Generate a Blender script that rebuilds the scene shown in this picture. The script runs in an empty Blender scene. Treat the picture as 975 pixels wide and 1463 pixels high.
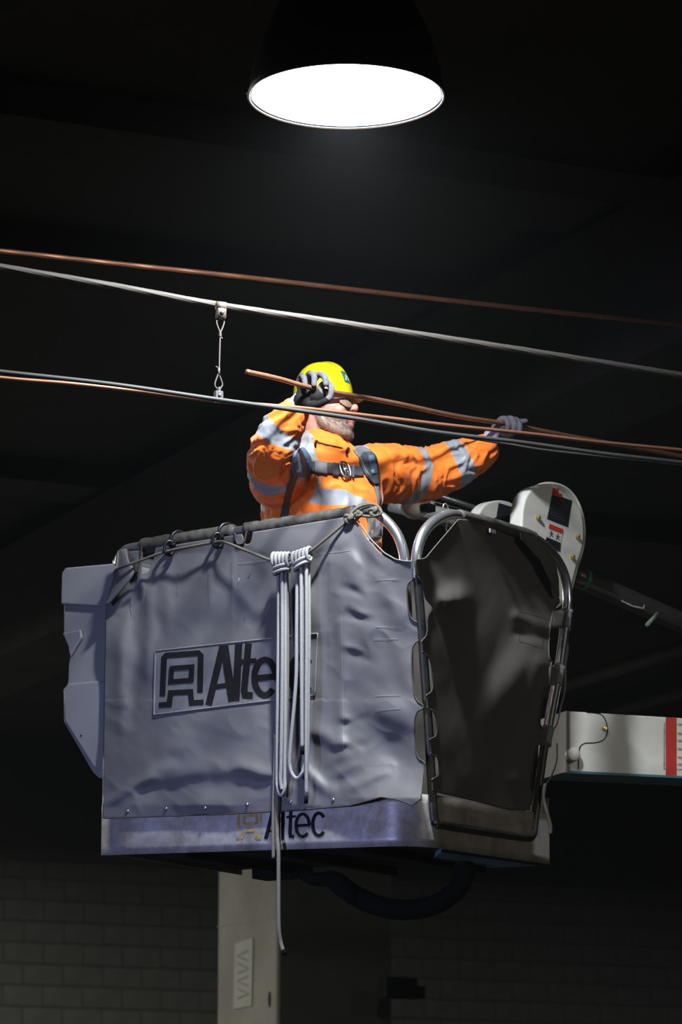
import bpy, math, random
import numpy as np
from mathutils import Vector, Matrix, noise as mnoise
from mathutils.bvhtree import BVHTree
random.seed(7); np.random.seed(7)
sc = bpy.context.scene
C = sc.collection
rad = math.radians
# ------------------------------------------------------------------ camera
F_PX, W_PX, H_PX = 4830.0, 975.0, 1463.0
E0 = rad(12.3)
CAM = np.array([0.0, 0.0, 1.6])
cd = bpy.data.cameras.new('camera'); cam = bpy.data.objects.new('camera', cd); C.objects.link(cam)
cd.sensor_fit = 'VERTICAL'; cd.sensor_height = 24.0; cd.lens = 24.0 * F_PX / H_PX
cd.clip_end = 200
cam.location = CAM; cam.rotation_euler = (rad(90) + E0, 0, 0)
cd.dof.use_dof = True; cd.dof.focus_distance = 11.3; cd.dof.aperture_fstop = 3.5
sc.camera = cam
sc.view_settings.view_transform = 'Standard'; sc.view_settings.look = 'None'
sc.view_settings.gamma = 1.0; sc.view_settings.exposure = 0.0
sc.view_settings.use_curve_mapping = False
sc.render.film_transparent = False
sc.cycles.max_bounces = 6; sc.cycles.diffuse_bounces = 3; sc.cycles.glossy_bounces = 3
sc.cycles.use_denoising = True
sc.cycles.sample_clamp_indirect = 4.0
# ------------------------------------------------------------------ world (an enclosed garage: nearly nothing)
wd = bpy.data.worlds.new('world'); sc.world = wd; wd.use_nodes = True
wd.node_tree.nodes['Background'].inputs[0].default_value = (0.5, 0.6, 0.8, 1)
wd.node_tree.nodes['Background'].inputs[1].default_value = 0.002

# thin scattering haze, added to give the lit lamp a bloom-like glow
_vs = wd.node_tree.nodes.new('ShaderNodeVolumeScatter'); _vs.inputs['Color'].default_value = (.9, .95, 1, 1); _vs.inputs['Density'].default_value = 0.0008
wd.node_tree.links.new(_vs.outputs[0], wd.node_tree.nodes['World Output'].inputs['Volume'])

def pray(px, py):
    cx = (px - W_PX / 2) / F_PX; cy = (H_PX / 2 - py) / F_PX
    return np.array([cx, math.cos(E0) - cy * math.sin(E0), math.sin(E0) + cy * math.cos(E0)])
def P(px, py, Y):
    d = pray(px, py); return CAM + d * (Y / d[1])
def onplane(px, py, p0, n):
    d = pray(px, py); return CAM + d * (np.dot(p0 - CAM, n) / np.dot(d, n))
def topx(p):
    d = np.asarray(p) - CAM
    depth = d[1] * math.cos(E0) + d[2] * math.sin(E0)
    up = -d[1] * math.sin(E0) + d[2] * math.cos(E0)
    return (W_PX / 2 + F_PX * d[0] / depth, H_PX / 2 - F_PX * up / depth)

# ------------------------------------------------------------------ lights
LAMP_Y = 10.5
LAMP_C = P(495, 138, LAMP_Y)
_dep = LAMP_C[1] * math.cos(E0) + (LAMP_C[2] - CAM[2]) * math.sin(E0)
LAMP_R = 140.0 / F_PX * _dep
def area(name, loc, target, size, energy, col, shape='DISK', spread=180):
    l = bpy.data.lights.new(name, 'AREA'); l.shape = shape; l.size = size
    if shape == 'RECTANGLE': l.size_y = size
    l.energy = energy; l.color = col; l.spread = rad(spread)
    o = bpy.data.objects.new(name, l); C.objects.link(o); o.location = loc
    d = Vector(target) - Vector(loc); o.rotation_euler = d.to_track_quat('-Z', 'Y').to_euler()
    return o
# the high bay lamp in view
area('lamp_light', LAMP_C + np.array([0, 0, -0.012]), LAMP_C + np.array([0, 0, -1]), LAMP_R * 0.5, 118, (0.93, 0.97, 1.0), spread=170)
# bluish light of an unseen, assumed lamp, low at the near left
area('blue_side_light', (-6.5, 4.5, 2.2), (-0.3, 11.4, 3.15), 0.35, 6.3, (0.48, 0.54, 1.0), spread=23)
# further high bay lamps of the same garage, out of the frame, and an added east fill
area('bay_light_west', (-6.5, 18.0, 5.6), (-6.5, 18.0, 0), 0.5, 720, (1.0, 0.96, 0.84))
area('bay_light_back', (-6.5, 26.0, 5.3), (-6.5, 26.0, 0), 0.5, 460, (0.95, 1.0, 0.86))
area('east_fill', (8.0, 5.0, 6.0), (0.8, 12.0, 3.5), 0.5, 7, (1.0, 0.95, 0.84), spread=50)  # warm fill added and aimed to brighten the boom and gate side
area('bay_light_far', (9.0, 25.0, 4.9), (9.0, 25.0, 0), 0.5, 130, (0.85, 0.92, 1.0))

# ------------------------------------------------------------------ mesh helpers
def mk(name, V, Fc, mat, parent=None, smooth=True, uv=None):
    V = np.asarray(V, dtype=float).reshape(-1, 3)
    off = np.zeros(3)
    if parent is not None:
        r = parent
        while r.parent is not None: r = r.parent
        off = np.array(r.location)
    me = bpy.data.meshes.new(name)
    me.from_pydata((V - off).tolist(), [], [tuple(int(i) for i in f) for f in Fc]); me.update()
    if smooth: me.polygons.foreach_set('use_smooth', [True] * len(me.polygons))
    if mat: me.materials.append(mat)
    o = bpy.data.objects.new(name, me); C.objects.link(o)
    if parent is not None: o.parent = parent
    return o
def empty(name, loc, label, cat, group=None):
    o = bpy.data.objects.new(name, None); C.objects.link(o); o.location = Vector([float(c) for c in loc])
    o.empty_display_size = 0.05
    return tag(o, label, cat, group)
def tag(o, label, cat, group=None):
    o['label'] = label; o['category'] = cat
    if group: o['group'] = group
    return o
def struct(o):
    o['kind'] = 'structure'; return o
def bevel(o, w, seg=2, ang=35):
    m = o.modifiers.new('bevel', 'BEVEL'); m.width = w; m.segments = seg; m.limit_method = 'ANGLE'; m.angle_limit = rad(ang); return o
def solid(o, t, off=0.0):
    m = o.modifiers.new('solid', 'SOLIDIFY'); m.thickness = t; m.offset = off; return o
class MB:
    def __init__(s): s.V = []; s.F = []
    def add(s, V, Fc):
        b = len(s.V); s.V += [tuple(v) for v in V]; s.F += [tuple(i + b for i in f) for f in Fc]; return s
    def build(s, name, mat, parent=None, smooth=True): return mk(name, s.V, s.F, mat, parent, smooth)
def boxvf(c, h, ax=None):
    c = np.asarray(c, float); ax = np.eye(3) if ax is None else np.asarray(ax, float)
    V = [c + ax[0] * h[0] * sx + ax[1] * h[1] * sy + ax[2] * h[2] * sz for sx in (-1, 1) for sy in (-1, 1) for sz in (-1, 1)]
    return V, [(0, 1, 3, 2), (4, 6, 7, 5), (0, 4, 5, 1), (2, 3, 7, 6), (0, 2, 6, 4), (1, 5, 7, 3)]
def unit(v): v = np.asarray(v, float); return v / (np.linalg.norm(v) + 1e-12)
def cr(pts, n=8, closed=False):
    p = np.array(pts, float); N = len(p); out = []
    rng = range(N if closed else N - 1)
    for i in rng:
        if closed: a, b, c, d = p[(i - 1) % N], p[i], p[(i + 1) % N], p[(i + 2) % N]
        else: a, b, c, d = p[max(i - 1, 0)], p[i], p[i + 1], p[min(i + 2, N - 1)]
        for k in range(n):
            t = k / n
            out.append(0.5 * ((2 * b) + (-a + c) * t + (2 * a - 5 * b + 4 * c - d) * t * t + (-a + 3 * b - 3 * c + d) * t ** 3))
    if not closed: out.append(p[-1])
    return np.array(out)
def tubevf(path, r, n=12, closed=False, cap=True, lobes=0, lamp=0.0, pitch=0.1, flat=None):
    path = np.asarray(path, float); N = len(path)
    r = np.full(N, r, float) if np.isscalar(r) else np.interp(np.linspace(0, 1, N), np.linspace(0, 1, len(r)), r)
    if closed: T = np.roll(path, -1, 0) - np.roll(path, 1, 0)
    else: T = np.gradient(path, axis=0)
    T /= np.linalg.norm(T, axis=1)[:, None] + 1e-12
    u = np.cross(T[0], (0, 0, 1.0))
    if np.linalg.norm(u) < 1e-3: u = np.cross(T[0], (0, 1.0, 0))
    u = unit(u); V = []; s = 0.0
    for i in range(N):
        if i: s += np.linalg.norm(path[i] - path[i - 1])
        u = unit(u - T[i] * np.dot(u, T[i])); w = np.cross(T[i], u)
        for k in range(n):
            a = 2 * math.pi * k / n
            rr = r[i] * (1 + (lamp * math.cos(lobes * a - 2 * math.pi * s / pitch) if lobes else 0))
            fw = 1.0 if flat is None else flat
            V.append(path[i] + u * math.cos(a) * rr + w * math.sin(a) * rr * fw)
    Fc = []
    for i in range(N if closed else N - 1):
        j = (i + 1) % N
        for k in range(n):
            l = (k + 1) % n; Fc.append((i * n + k, i * n + l, j * n + l, j * n + k))
    if cap and not closed:
        Fc.append(tuple(range(n))[::-1]); Fc.append(tuple((N - 1) * n + k for k in range(n)))
    return V, Fc
def tube(name, path, r, mat, parent=None, **k):
    V, Fc = tubevf(path, r, **k); return mk(name, V, Fc, mat, parent)
def latheve(c, axis, prof, n=32, cap=False):
    axis = unit(axis); u = np.cross(axis, (0, 0, 1.0))
    if np.linalg.norm(u) < 1e-3: u = np.array([1.0, 0, 0])
    u = unit(u); w = np.cross(axis, u); V = []; Fc = []
    for (r, h) in prof:
        for k in range(n):
            a = 2 * math.pi * k / n; V.append(np.asarray(c) + axis * h + (u * math.cos(a) + w * math.sin(a)) * r)
    for i in range(len(prof) - 1):
        for k in range(n):
            l = (k + 1) % n; Fc.append((i * n + k, i * n + l, (i + 1) * n + l, (i + 1) * n + k))
    if cap: Fc += [tuple(range(n))[::-1], tuple((len(prof) - 1) * n + k for k in range(n))]
    return V, Fc
def ell(c, r, ax=None, nu=20, nv=12):
    c = np.asarray(c, float); ax = np.eye(3) if ax is None else np.asarray(ax, float); V = []; Fc = []
    for j in range(1, nv):
        t = math.pi * j / nv
        for k in range(nu):
            a = 2 * math.pi * k / nu
            V.append(c + ax[0] * r[0] * math.sin(t) * math.cos(a) + ax[1] * r[1] * math.sin(t) * math.sin(a) + ax[2] * r[2] * math.cos(t))
    for j in range(nv - 2):
        for k in range(nu):
            l = (k + 1) % nu; Fc.append((j * nu + k, (j + 1) * nu + k, (j + 1) * nu + l, j * nu + l))
    V.append(c + ax[2] * r[2]); V.append(c - ax[2] * r[2]); a, b = len(V) - 2, len(V) - 1
    for k in range(nu):
        l = (k + 1) % nu; Fc.append((a, k, l)); Fc.append((b, (nv - 2) * nu + l, (nv - 2) * nu + k))
    return V, Fc
def prism(poly, n, t):
    """poly: 3D points of a planar outline; extruded by t along n"""
    poly = [np.asarray(p, float) for p in poly]; n = np.asarray(n, float) * t; N = len(poly)
    V = poly + [p + n for p in poly]
    Fc = [tuple(range(N)), tuple(range(2 * N - 1, N - 1, -1))]
    Fc += [(i, i + N, (i + 1) % N + N, (i + 1) % N) for i in range(N)]
    return V, Fc
def remesh(mb, voxel, smooth=6, fac=0.5):
    me = bpy.data.meshes.new('tmp'); me.from_pydata([tuple(map(float, v)) for v in mb.V], [], mb.F); me.update()
    o = bpy.data.objects.new('tmp', me); C.objects.link(o)
    m = o.modifiers.new('r', 'REMESH'); m.mode = 'VOXEL'; m.voxel_size = voxel
    if smooth:
        s = o.modifiers.new('s', 'SMOOTH'); s.factor = fac; s.iterations = smooth
    dg = bpy.context.evaluated_depsgraph_get(); dg.update()
    r = bpy.data.meshes.new_from_object(o.evaluated_get(dg))
    n = len(r.vertices); V = np.empty(n * 3); r.vertices.foreach_get('co', V); V = V.reshape(-1, 3)
    Fc = [tuple(p.vertices) for p in r.polygons]
    Nn = np.empty(n * 3); r.vertices.foreach_get('normal', Nn); Nn = Nn.reshape(-1, 3)
    bpy.data.objects.remove(o); bpy.data.meshes.remove(me); bpy.data.meshes.remove(r)
    return V, Fc, Nn
def attr(o, name, vals):
    a = o.data.attributes.new(name, 'FLOAT', 'POINT'); a.data.foreach_set('value', np.asarray(vals, dtype=np.float32))
def nz(x, y, z=0.0): return mnoise.noise(Vector((x, y, z)))
def fbm(x, y, z=0.0, o=3):
    s = 0; a = 1.0; f = 1.0
    for _ in range(o): s += a * nz(x * f, y * f, z * f + 3.1 * _); a *= 0.5; f *= 2.03
    return s

# ------------------------------------------------------------------ materials
def pbr(name, col, rough=0.6, metal=0.0, noise=None, bump=None, coat=0.0, sheen=0.0, spec=0.5, col2=None, trans=0.0):
    """noise=(scale, strength, detail) mixes towards col2; bump=(scale, strength, distance)"""
    m = bpy.data.materials.new(name); m.use_nodes = True; nt = m.node_tree; b = nt.nodes['Principled BSDF']
    b.inputs['Base Color'].default_value = (*col, 1); b.inputs['Roughness'].default_value = rough; b.inputs['Metallic'].default_value = metal
    b.inputs['Coat Weight'].default_value = coat; b.inputs['Sheen Weight'].default_value = sheen; b.inputs['Specular IOR Level'].default_value = spec
    b.inputs['Transmission Weight'].default_value = trans
    tc = nt.nodes.new('ShaderNodeTexCoord')
    if noise:
        n = nt.nodes.new('ShaderNodeTexNoise'); n.inputs['Scale'].default_value = noise[0]; n.inputs['Detail'].default_value = noise[2] if len(noise) > 2 else 6
        n.inputs['Roughness'].default_value = 0.65
        nt.links.new(tc.outputs['Object'], n.inputs['Vector'])
        r = nt.nodes.new('ShaderNodeMapRange'); r.inputs[1].default_value = 0.38; r.inputs[2].default_value = 0.66
        r.inputs[3].default_value = 0; r.inputs[4].default_value = noise[1]
        nt.links.new(n.outputs['Fac'], r.inputs[0])
        x = nt.nodes.new('ShaderNodeMix'); x.data_type = 'RGBA'
        nt.links.new(r.outputs[0], x.inputs[0]); x.inputs[6].default_value = (*col, 1); x.inputs[7].default_value = (*(col2 or [c * 0.5 for c in col]), 1)
        nt.links.new(x.outputs[2], b.inputs['Base Color'])
        m['mix'] = x.name
    if bump:
        n = nt.nodes.new('ShaderNodeTexNoise'); n.inputs['Scale'].default_value = bump[0]; n.inputs['Detail'].default_value = 5
        nt.links.new(tc.outputs['Object'], n.inputs['Vector'])
        bp = nt.nodes.new('ShaderNodeBump'); bp.inputs['Strength'].default_value = bump[1]; bp.inputs['Distance'].default_value = bump[2]
        nt.links.new(n.outputs['Fac'], bp.inputs['Height']); nt.links.new(bp.outputs[0], b.inputs['Normal'])
    return m
def mask_mix(m, attrname, col, edge=0.0, soft=0.02, rough=None):
    """blend another colour where a stored point attribute is above edge"""
    nt = m.node_tree; b = nt.nodes['Principled BSDF']
    a = nt.nodes.new('ShaderNodeAttribute'); a.attribute_name = attrname
    r = nt.nodes.new('ShaderNodeMapRange'); r.inputs[1].default_value = edge - soft; r.inputs[2].default_value = edge + soft
    nt.links.new(a.outputs['Fac'], r.inputs[0])
    x = nt.nodes.new('ShaderNodeMix'); x.data_type = 'RGBA'; nt.links.new(r.outputs[0], x.inputs[0])
    if b.inputs['Base Color'].is_linked: nt.links.new(b.inputs['Base Color'].links[0].from_socket, x.inputs[6])
    else: x.inputs[6].default_value = b.inputs['Base Color'].default_value
    x.inputs[7].default_value = (*col, 1); nt.links.new(x.outputs[2], b.inputs['Base Color'])
    if rough is not None:
        q = nt.nodes.new('ShaderNodeMix'); q.inputs[2].default_value = b.inputs['Roughness'].default_value; q.inputs[3].default_value = rough
        nt.links.new(r.outputs[0], q.inputs[0]); nt.links.new(q.outputs[0], b.inputs['Roughness'])
    return m
M = {}
M['canvas'] = pbr('grey_vinyl', (0.12, 0.12, 0.13), 0.55, noise=(5, 0.55, 9), bump=(900, 0.25, 0.0006), col2=(0.09, 0.087, 0.09))
M['canvas_side'] = pbr('shaded_grey_vinyl', (0.075, 0.069, 0.064), 0.65, noise=(6, 0.5, 9), bump=(900, 0.3, 0.0006), col2=(0.065, 0.06, 0.053))  # darker, browner copy of the vinyl: shade of the side screens in its colour
M['canvas_hem'] = pbr('dirty_vinyl_hem', (0.06, 0.056, 0.052), 0.75, noise=(28, 0.9, 8), bump=(160, 0.5, 0.003), col2=(0.032, 0.027, 0.02))
M['canvas_light'] = pbr('pale_vinyl_strap', (0.19, 0.19, 0.2), 0.6, bump=(300, 0.3, 0.001))
M['piping'] = pbr('pale_piping', (0.19, 0.19, 0.2), 0.5)
M['patch'] = pbr('patch_vinyl', (0.14, 0.14, 0.155), 0.5, noise=(20, 0.4), bump=(900, 0.2, 0.0005))
M['print'] = pbr('black_print', (0.006, 0.006, 0.008), 0.85, noise=(90, 0.25), col2=(0.012, 0.012, 0.015), spec=0.15)
M['print_yellow'] = pbr('worn_yellow_print', (0.42, 0.27, 0.03), 0.6, noise=(60, 0.75, 8), col2=(0.16, 0.13, 0.08))
M['alu'] = pbr('scuffed_aluminium_plate', (0.46, 0.45, 0.45), 0.4, 0.25, noise=(9, 0.9, 12), bump=(60, 0.25, 0.002), col2=(0.2, 0.17, 0.15))
mask_mix(M['alu'], 'rust', (0.24, 0.15, 0.055), 0.5, 0.5)
M['alu_tube'] = pbr('polished_aluminium_tube', (0.62, 0.64, 0.68), 0.25, 0.9, noise=(30, 0.5), bump=(150, 0.08, 0.001), col2=(0.4, 0.4, 0.42))
M['dark_tube'] = pbr('dark_and_shaded_tube', (0.018, 0.02, 0.018), 0.45, 0.2, noise=(30, 0.6), bump=(90, 0.2, 0.001), col2=(0.05, 0.04, 0.035))  # dark lower bars, and the shade on the gate's upright put into colour
M['steel'] = pbr('zinc_steel', (0.28, 0.28, 0.29), 0.35, 0.8, noise=(60, 0.5))
M['black_steel'] = pbr('black_hook_steel', (0.012, 0.015, 0.02), 0.35, 0.5)
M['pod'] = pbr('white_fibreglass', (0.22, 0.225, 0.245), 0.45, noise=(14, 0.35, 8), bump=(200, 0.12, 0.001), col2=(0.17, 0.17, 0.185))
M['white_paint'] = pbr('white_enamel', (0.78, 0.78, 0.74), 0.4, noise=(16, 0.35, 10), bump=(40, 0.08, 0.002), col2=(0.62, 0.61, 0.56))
M['teal'] = pbr('teal_underside', (0.05, 0.17, 0.22), 0.5, noise=(12, 0.5), col2=(0.06, 0.15, 0.19))
M['red'] = pbr('red_reflective_tape', (0.62, 0.03, 0.015), 0.5, noise=(40, 0.4), col2=(0.35, 0.02, 0.01))
M['grime'] = pbr('grime_on_paint', (0.25, 0.25, 0.22), 0.8, noise=(70, 1.0, 10), col2=(0.5, 0.5, 0.46))
M['black'] = pbr('black_rubber', (0.004, 0.004, 0.004), 0.9, bump=(80, 0.3, 0.002), spec=0.1)
M['blackp'] = pbr('black_enamel_pole', (0.025, 0.028, 0.028), 0.35, noise=(22, 0.8, 10), bump=(50, 0.3, 0.002), col2=(0.045, 0.045, 0.04))
M['green'] = pbr('green_tape', (0.02, 0.2, 0.07), 0.4)
M['brass'] = pbr('yellow_zinc_bolt', (0.5, 0.38, 0.1), 0.35, 0.8)
M['label_black'] = pbr('label_black', (0.012, 0.013, 0.018), 0.45, noise=(120, 0.3), col2=(0.05, 0.05, 0.06))
M['label_white'] = pbr('label_white', (0.7, 0.7, 0.68), 0.5)
M['label_red'] = pbr('label_red', (0.6, 0.04, 0.02), 0.5)
M['cord'] = pbr('olive_cord', (0.10, 0.09, 0.065), 0.8, noise=(200, 0.6), bump=(700, 0.6, 0.002), col2=(0.05, 0.045, 0.035))
M['rope'] = pbr('white_braided_rope', (0.33, 0.335, 0.345), 0.75, noise=(120, 0.5), col2=(0.22, 0.22, 0.23))
M['rope_dirty'] = pbr('grey_braided_rope', (0.17, 0.17, 0.165), 0.8, noise=(60, 0.7), col2=(0.2, 0.17, 0.12))
M['concrete'] = pbr('concrete', (0.16, 0.155, 0.135), 0.85, noise=(2.0, 0.8, 12), bump=(14, 0.4, 0.01), col2=(0.10, 0.095, 0.08))
M['concrete_dark'] = pbr('stained_concrete', (0.06, 0.058, 0.052), 0.85, noise=(0.9, 1.0, 12), bump=(10, 0.4, 0.01), col2=(0.03, 0.03, 0.027))
M['ceiling'] = pbr('darkened_concrete_ceiling', (0.04, 0.039, 0.035), 0.85, noise=(0.8, 1.0, 12), bump=(10, 0.4, 0.01), col2=(0.03, 0.028, 0.024))  # colour set very dark so bounced light hardly shows on it
M['rust_concrete'] = pbr('rust_stained_concrete', (0.10, 0.095, 0.08), 0.85, noise=(1.6, 1.0, 12), bump=(14, 0.4, 0.01), col2=(0.13, 0.085, 0.05))
M['block'] = pbr('painted_block', (0.20, 0.205, 0.185), 0.8, noise=(3, 0.8, 10), bump=(60, 0.3, 0.004), col2=(0.125, 0.125, 0.11))
M['mortar'] = pbr('mortar', (0.15, 0.15, 0.135), 0.9)
M['wire_grey'] = pbr('grey_strand', (0.075, 0.07, 0.063), 0.7, 0.1, noise=(15, 0.4), col2=(0.10, 0.08, 0.065))
M['copper'] = pbr('old_copper', (0.30, 0.135, 0.075), 0.5, 0.6, noise=(12, 0.5, 8), col2=(0.17, 0.08, 0.05))
M['copper_new'] = pbr('copper_rod', (0.30, 0.15, 0.085), 0.5, 0.5, noise=(25, 0.5, 8), col2=(0.2, 0.09, 0.05))
M['contact'] = pbr('worn_contact_wire', (0.032, 0.035, 0.032), 0.65, 0.1, noise=(10, 0.4), col2=(0.06, 0.055, 0.05))
M['lamp_out'] = pbr('lamp_reflector_outside', (0.14, 0.16, 0.2), 0.4, 0.2)
M['lamp_rim'] = pbr('lamp_rim', (0.8, 0.8, 0.8), 0.3, 0.6)
def emis(name, col, s):
    m = bpy.data.materials.new(name); m.use_nodes = True; nt = m.node_tree; nt.nodes.clear()
    e = nt.nodes.new('ShaderNodeEmission'); e.inputs[0].default_value = (*col, 1); e.inputs[1].default_value = s
    o = nt.nodes.new('ShaderNodeOutputMaterial'); nt.links.new(e.outputs[0], o.inputs[0]); return m
M['lens'] = emis('lit_lens', (0.96, 0.98, 1.0), 6.0)
M['helmet'] = pbr('yellow_helmet_shell', (0.58, 0.51, 0.006), 0.28, coat=0.3, bump=(30, 0.03, 0.002))
M['jacket'] = pbr('orange_jacket_cloth', (0.95, 0.20, 0.008), 0.75, noise=(7, 0.35, 8), bump=(500, 0.25, 0.0008), sheen=0.2, col2=(0.78, 0.14, 0.006))
mask_mix(M['jacket'], 'band', (0.27, 0.29, 0.32), 0.0, 0.0015, rough=0.45)
M['trousers'] = pbr('orange_trousers', (0.8, 0.17, 0.01), 0.8, bump=(300, 0.3, 0.001))
M['navy'] = pbr('navy_lining', (0.015, 0.02, 0.035), 0.8)
M['skin'] = pbr('skin', (0.48, 0.25, 0.185), 0.5, noise=(45, 0.45, 6), bump=(250, 0.25, 0.001), col2=(0.40, 0.16, 0.12))
M['skin'].node_tree.nodes['Principled BSDF'].inputs['Subsurface Weight'].default_value = 0.0
mask_mix(M['skin'], 'beard', (0.20, 0.145, 0.11), 0.5, 0.4)
mask_mix(M['skin'], 'lip', (0.48, 0.17, 0.14), 0.5, 0.3)
M['hair'] = pbr('grey_brown_hair', (0.17, 0.125, 0.10), 0.6, noise=(60, 0.8), col2=(0.42, 0.39, 0.36))
M['liner'] = pbr('orange_liner', (0.85, 0.17, 0.01), 0.8)
M['glass_dark'] = pbr('safety_lens', (0.30, 0.2, 0.14), 0.1, coat=0.5)
M['glass_frame'] = pbr('glasses_frame', (0.05, 0.035, 0.03), 0.3)
M['glove_back'] = pbr('grey_knit_glove', (0.10, 0.10, 0.115), 0.85, noise=(60, 0.4), bump=(500, 0.5, 0.001), col2=(0.05, 0.05, 0.06), spec=0.2)
mask_mix(M['glove_back'], 'palm', (0.006, 0.006, 0.007), 0.5, 0.12, rough=0.75)
M['glove_cuff'] = pbr('lavender_knit_cuff', (0.34, 0.34, 0.46), 0.85, bump=(400, 0.6, 0.001))
M['web'] = pbr('dark_webbing', (0.045, 0.045, 0.05), 0.7, bump=(600, 0.5, 0.001))
M['web_grey'] = pbr('grey_webbing', (0.14, 0.145, 0.155), 0.7, bump=(600, 0.5, 0.001))
M['pad_blue'] = pbr('slate_blue_pad', (0.07, 0.12, 0.20), 0.7, noise=(40, 0.4), bump=(500, 0.4, 0.001), col2=(0.05, 0.09, 0.15))
M['pad_dark'] = pbr('charcoal_pad', (0.035, 0.045, 0.06), 0.7, bump=(500, 0.4, 0.001))
M['text_white'] = pbr('pale_thread', (0.6, 0.64, 0.7), 0.7)
M['boot'] = pbr('brown_boot', (0.06, 0.04, 0.03), 0.6)
# ------------------------------------------------------------------ the garage
TH = rad(25)
GA = np.array([math.cos(TH), math.sin(TH), 0]); GB = np.array([-math.sin(TH), math.cos(TH), 0]); GZ = np.array([0, 0, 1.0])
GAX = [GA, GB, GZ]
def gbox(name, c, h, mat, parent=None):
    V, Fc = boxvf(c, h, GAX); return mk(name, V, Fc, mat, parent, smooth=False)
WALL_P = P(200, 1300, 33.0)
WALL_TOP = P(0, 1217, 33.0 - 487 / F_PX * 33 * math.tan(TH) * 0.8)[2]
CEIL_Z = 6.35
# floor and ceiling (thick slabs in the garage's own directions)
mid = np.array([0.0, 16.0, 0.0])
struct(gbox('floor', mid + [0, 0, -0.15], (24, 26, 0.15), pbr('darkened_asphalt_floor', (.03, .03, .028), .9, noise=(1.5, .8), col2=(.02, .02, .018))))  # unseen floor, darkened to throw less light up to the ceiling
struct(gbox('ceiling', mid + [0, 0, CEIL_Z + 0.15], (24, 26, 0.15), M['ceiling']))
wall_b = np.dot(WALL_P, GB)
def gp(a, b, z): return GA * a + GB * b + GZ * z
wb = struct(gbox('wall_back', gp(np.dot(WALL_P, GA) + 2, wall_b + 0.15, CEIL_Z / 2), (20, 0.12, CEIL_Z / 2), M['mortar']))
struct(gbox('wall_side', gp(-16, 12, CEIL_Z / 2), (0.15, 22, CEIL_Z / 2), M['concrete_dark']))
# concrete blocks laid in running bond in the back wall: as many courses as the picture shows
bh, bw = 0.2032, 0.4064
def brick_mesh():
    V, Fc = boxvf((0, 0, 0), (bw / 2 - 0.006, 0.05, bh / 2 - 0.006), np.eye(3))
    me = bpy.data.meshes.new('block'); me.from_pydata([tuple(v) for v in V], [], Fc); me.update(); me.materials.append(M['block']); return me
bme = brick_mesh()
a0 = math.floor((np.dot(onplane(0, 1460, WALL_P, GB), GA) - 1.2) / bw) * bw
a1 = np.dot(onplane(975, 1460, WALL_P, GB), GA) + 1.2
zlo = onplane(975, 1463, WALL_P, GB)[2]
k0 = int(zlo / bh) - 1; k1 = int(WALL_TOP / bh)
nb = 0
for k in range(k0, k1 + 1):
    a = a0 - (bw / 2 if k % 2 else 0)
    while a < a1 + bw:
        o = bpy.data.objects.new('block', bme); C.objects.link(o)
        pr = 0.004 * random.random()
        o.location = gp(a + bw / 2, wall_b + 0.03 - pr - 0.0, (k + 0.5) * bh); o.rotation_euler = (0, random.uniform(-.004, .004), TH)
        o.parent = wb; a += bw; nb += 1
# top ledge of the block wall: a dark downstand beam in front of it
struct(gbox('beam_above_block_wall', gp(np.dot(WALL_P, GA) + 2, wall_b - 0.35, (WALL_TOP + CEIL_Z) / 2), (20, 0.3, (CEIL_Z - WALL_TOP) / 2), M['ceiling']))
# corner column: pale side face, dark front face
D = 20.0
colF = P(396, 1300, D)
wcol = (P(553, 1300, D)[0] - colF[0]) / math.cos(TH) * 1.06
dcol = np.dot(onplane(311, 1300, colF, GA) - colF, GB)
colc = colF + GA * wcol / 2 + GB * dcol / 2; colc[2] = CEIL_Z / 2
co = struct(gbox('column', colc, (wcol / 2, dcol / 2, CEIL_Z / 2), M['concrete'])); bevel(co, 0.02, 2)
# side face direction -GA ; the second face is rust stained
# pour joint and sign plate on the pale side face
def onside(px, py): return onplane(px, py, colF - GA * 0.0, GA)
sg = [onside(337, 1348), onside(363, 1340), onside(361, 1437), onside(335, 1442)]
sp = empty('sign_plate', (sg[2] + sg[3]) / 2, 'narrow pale plate with faint upright lettering on the lit face of the concrete column', 'sign')
V, Fc = prism([p - GA * 0.001 for p in sg], -GA, 0.006); mk('plate', V, Fc, pbr('plate_paint', (0.21, 0.205, 0.185), 0.7, noise=(14, 0.6), col2=(0.16, 0.16, 0.14)), sp, False)
def stroke(pts, w, fmap, closed=False, step=6.0, taper=None):
    """thick 2D polyline -> quads mapped by fmap(x, y) -> 3D (w in the same 2D unit)"""
    p = [np.array(q, float) for q in pts]
    if closed: p.append(p[0])
    q = [p[0]]
    for a, b in zip(p[:-1], p[1:]):
        n = max(1, int(np.linalg.norm(b - a) / step))
        q += [a + (b - a) * (i + 1) / n for i in range(n)]
    V = []; Fc = []
    for i, c in enumerate(q):
        if closed: t = q[(i + 1) % (len(q) - 1)] - q[(i - 1) % (len(q) - 1)]
        else:
            t1 = q[min(i + 1, len(q) - 1)] - c; t0 = c - q[max(i - 1, 0)]
            t = unit(t1) + unit(t0) if np.linalg.norm(t1) > 0 and np.linalg.norm(t0) > 0 else t1 + t0
        t = unit(t); n = np.array([-t[1], t[0]])
        k = 1.0
        if 0 < i < len(q) - 1:
            t1 = unit(q[i + 1] - c); k = 1.0 / max(0.6, abs(np.dot(np.array([-t1[1], t1[0]]), n)))
        V += [fmap(*(c + n * w / 2 * k)), fmap(*(c)), fmap(*(c - n * w / 2 * k))]
    for i in range(len(q) - 1):
        Fc += [(3 * i, 3 * i + 1, 3 * i + 4, 3 * i + 3), (3 * i + 1, 3 * i + 2, 3 * i + 5, 3 * i + 4)]
    return V, Fc
sm = MB()
def sidemap(x, y): return onside(x, y) - GA * 0.0085
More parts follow.
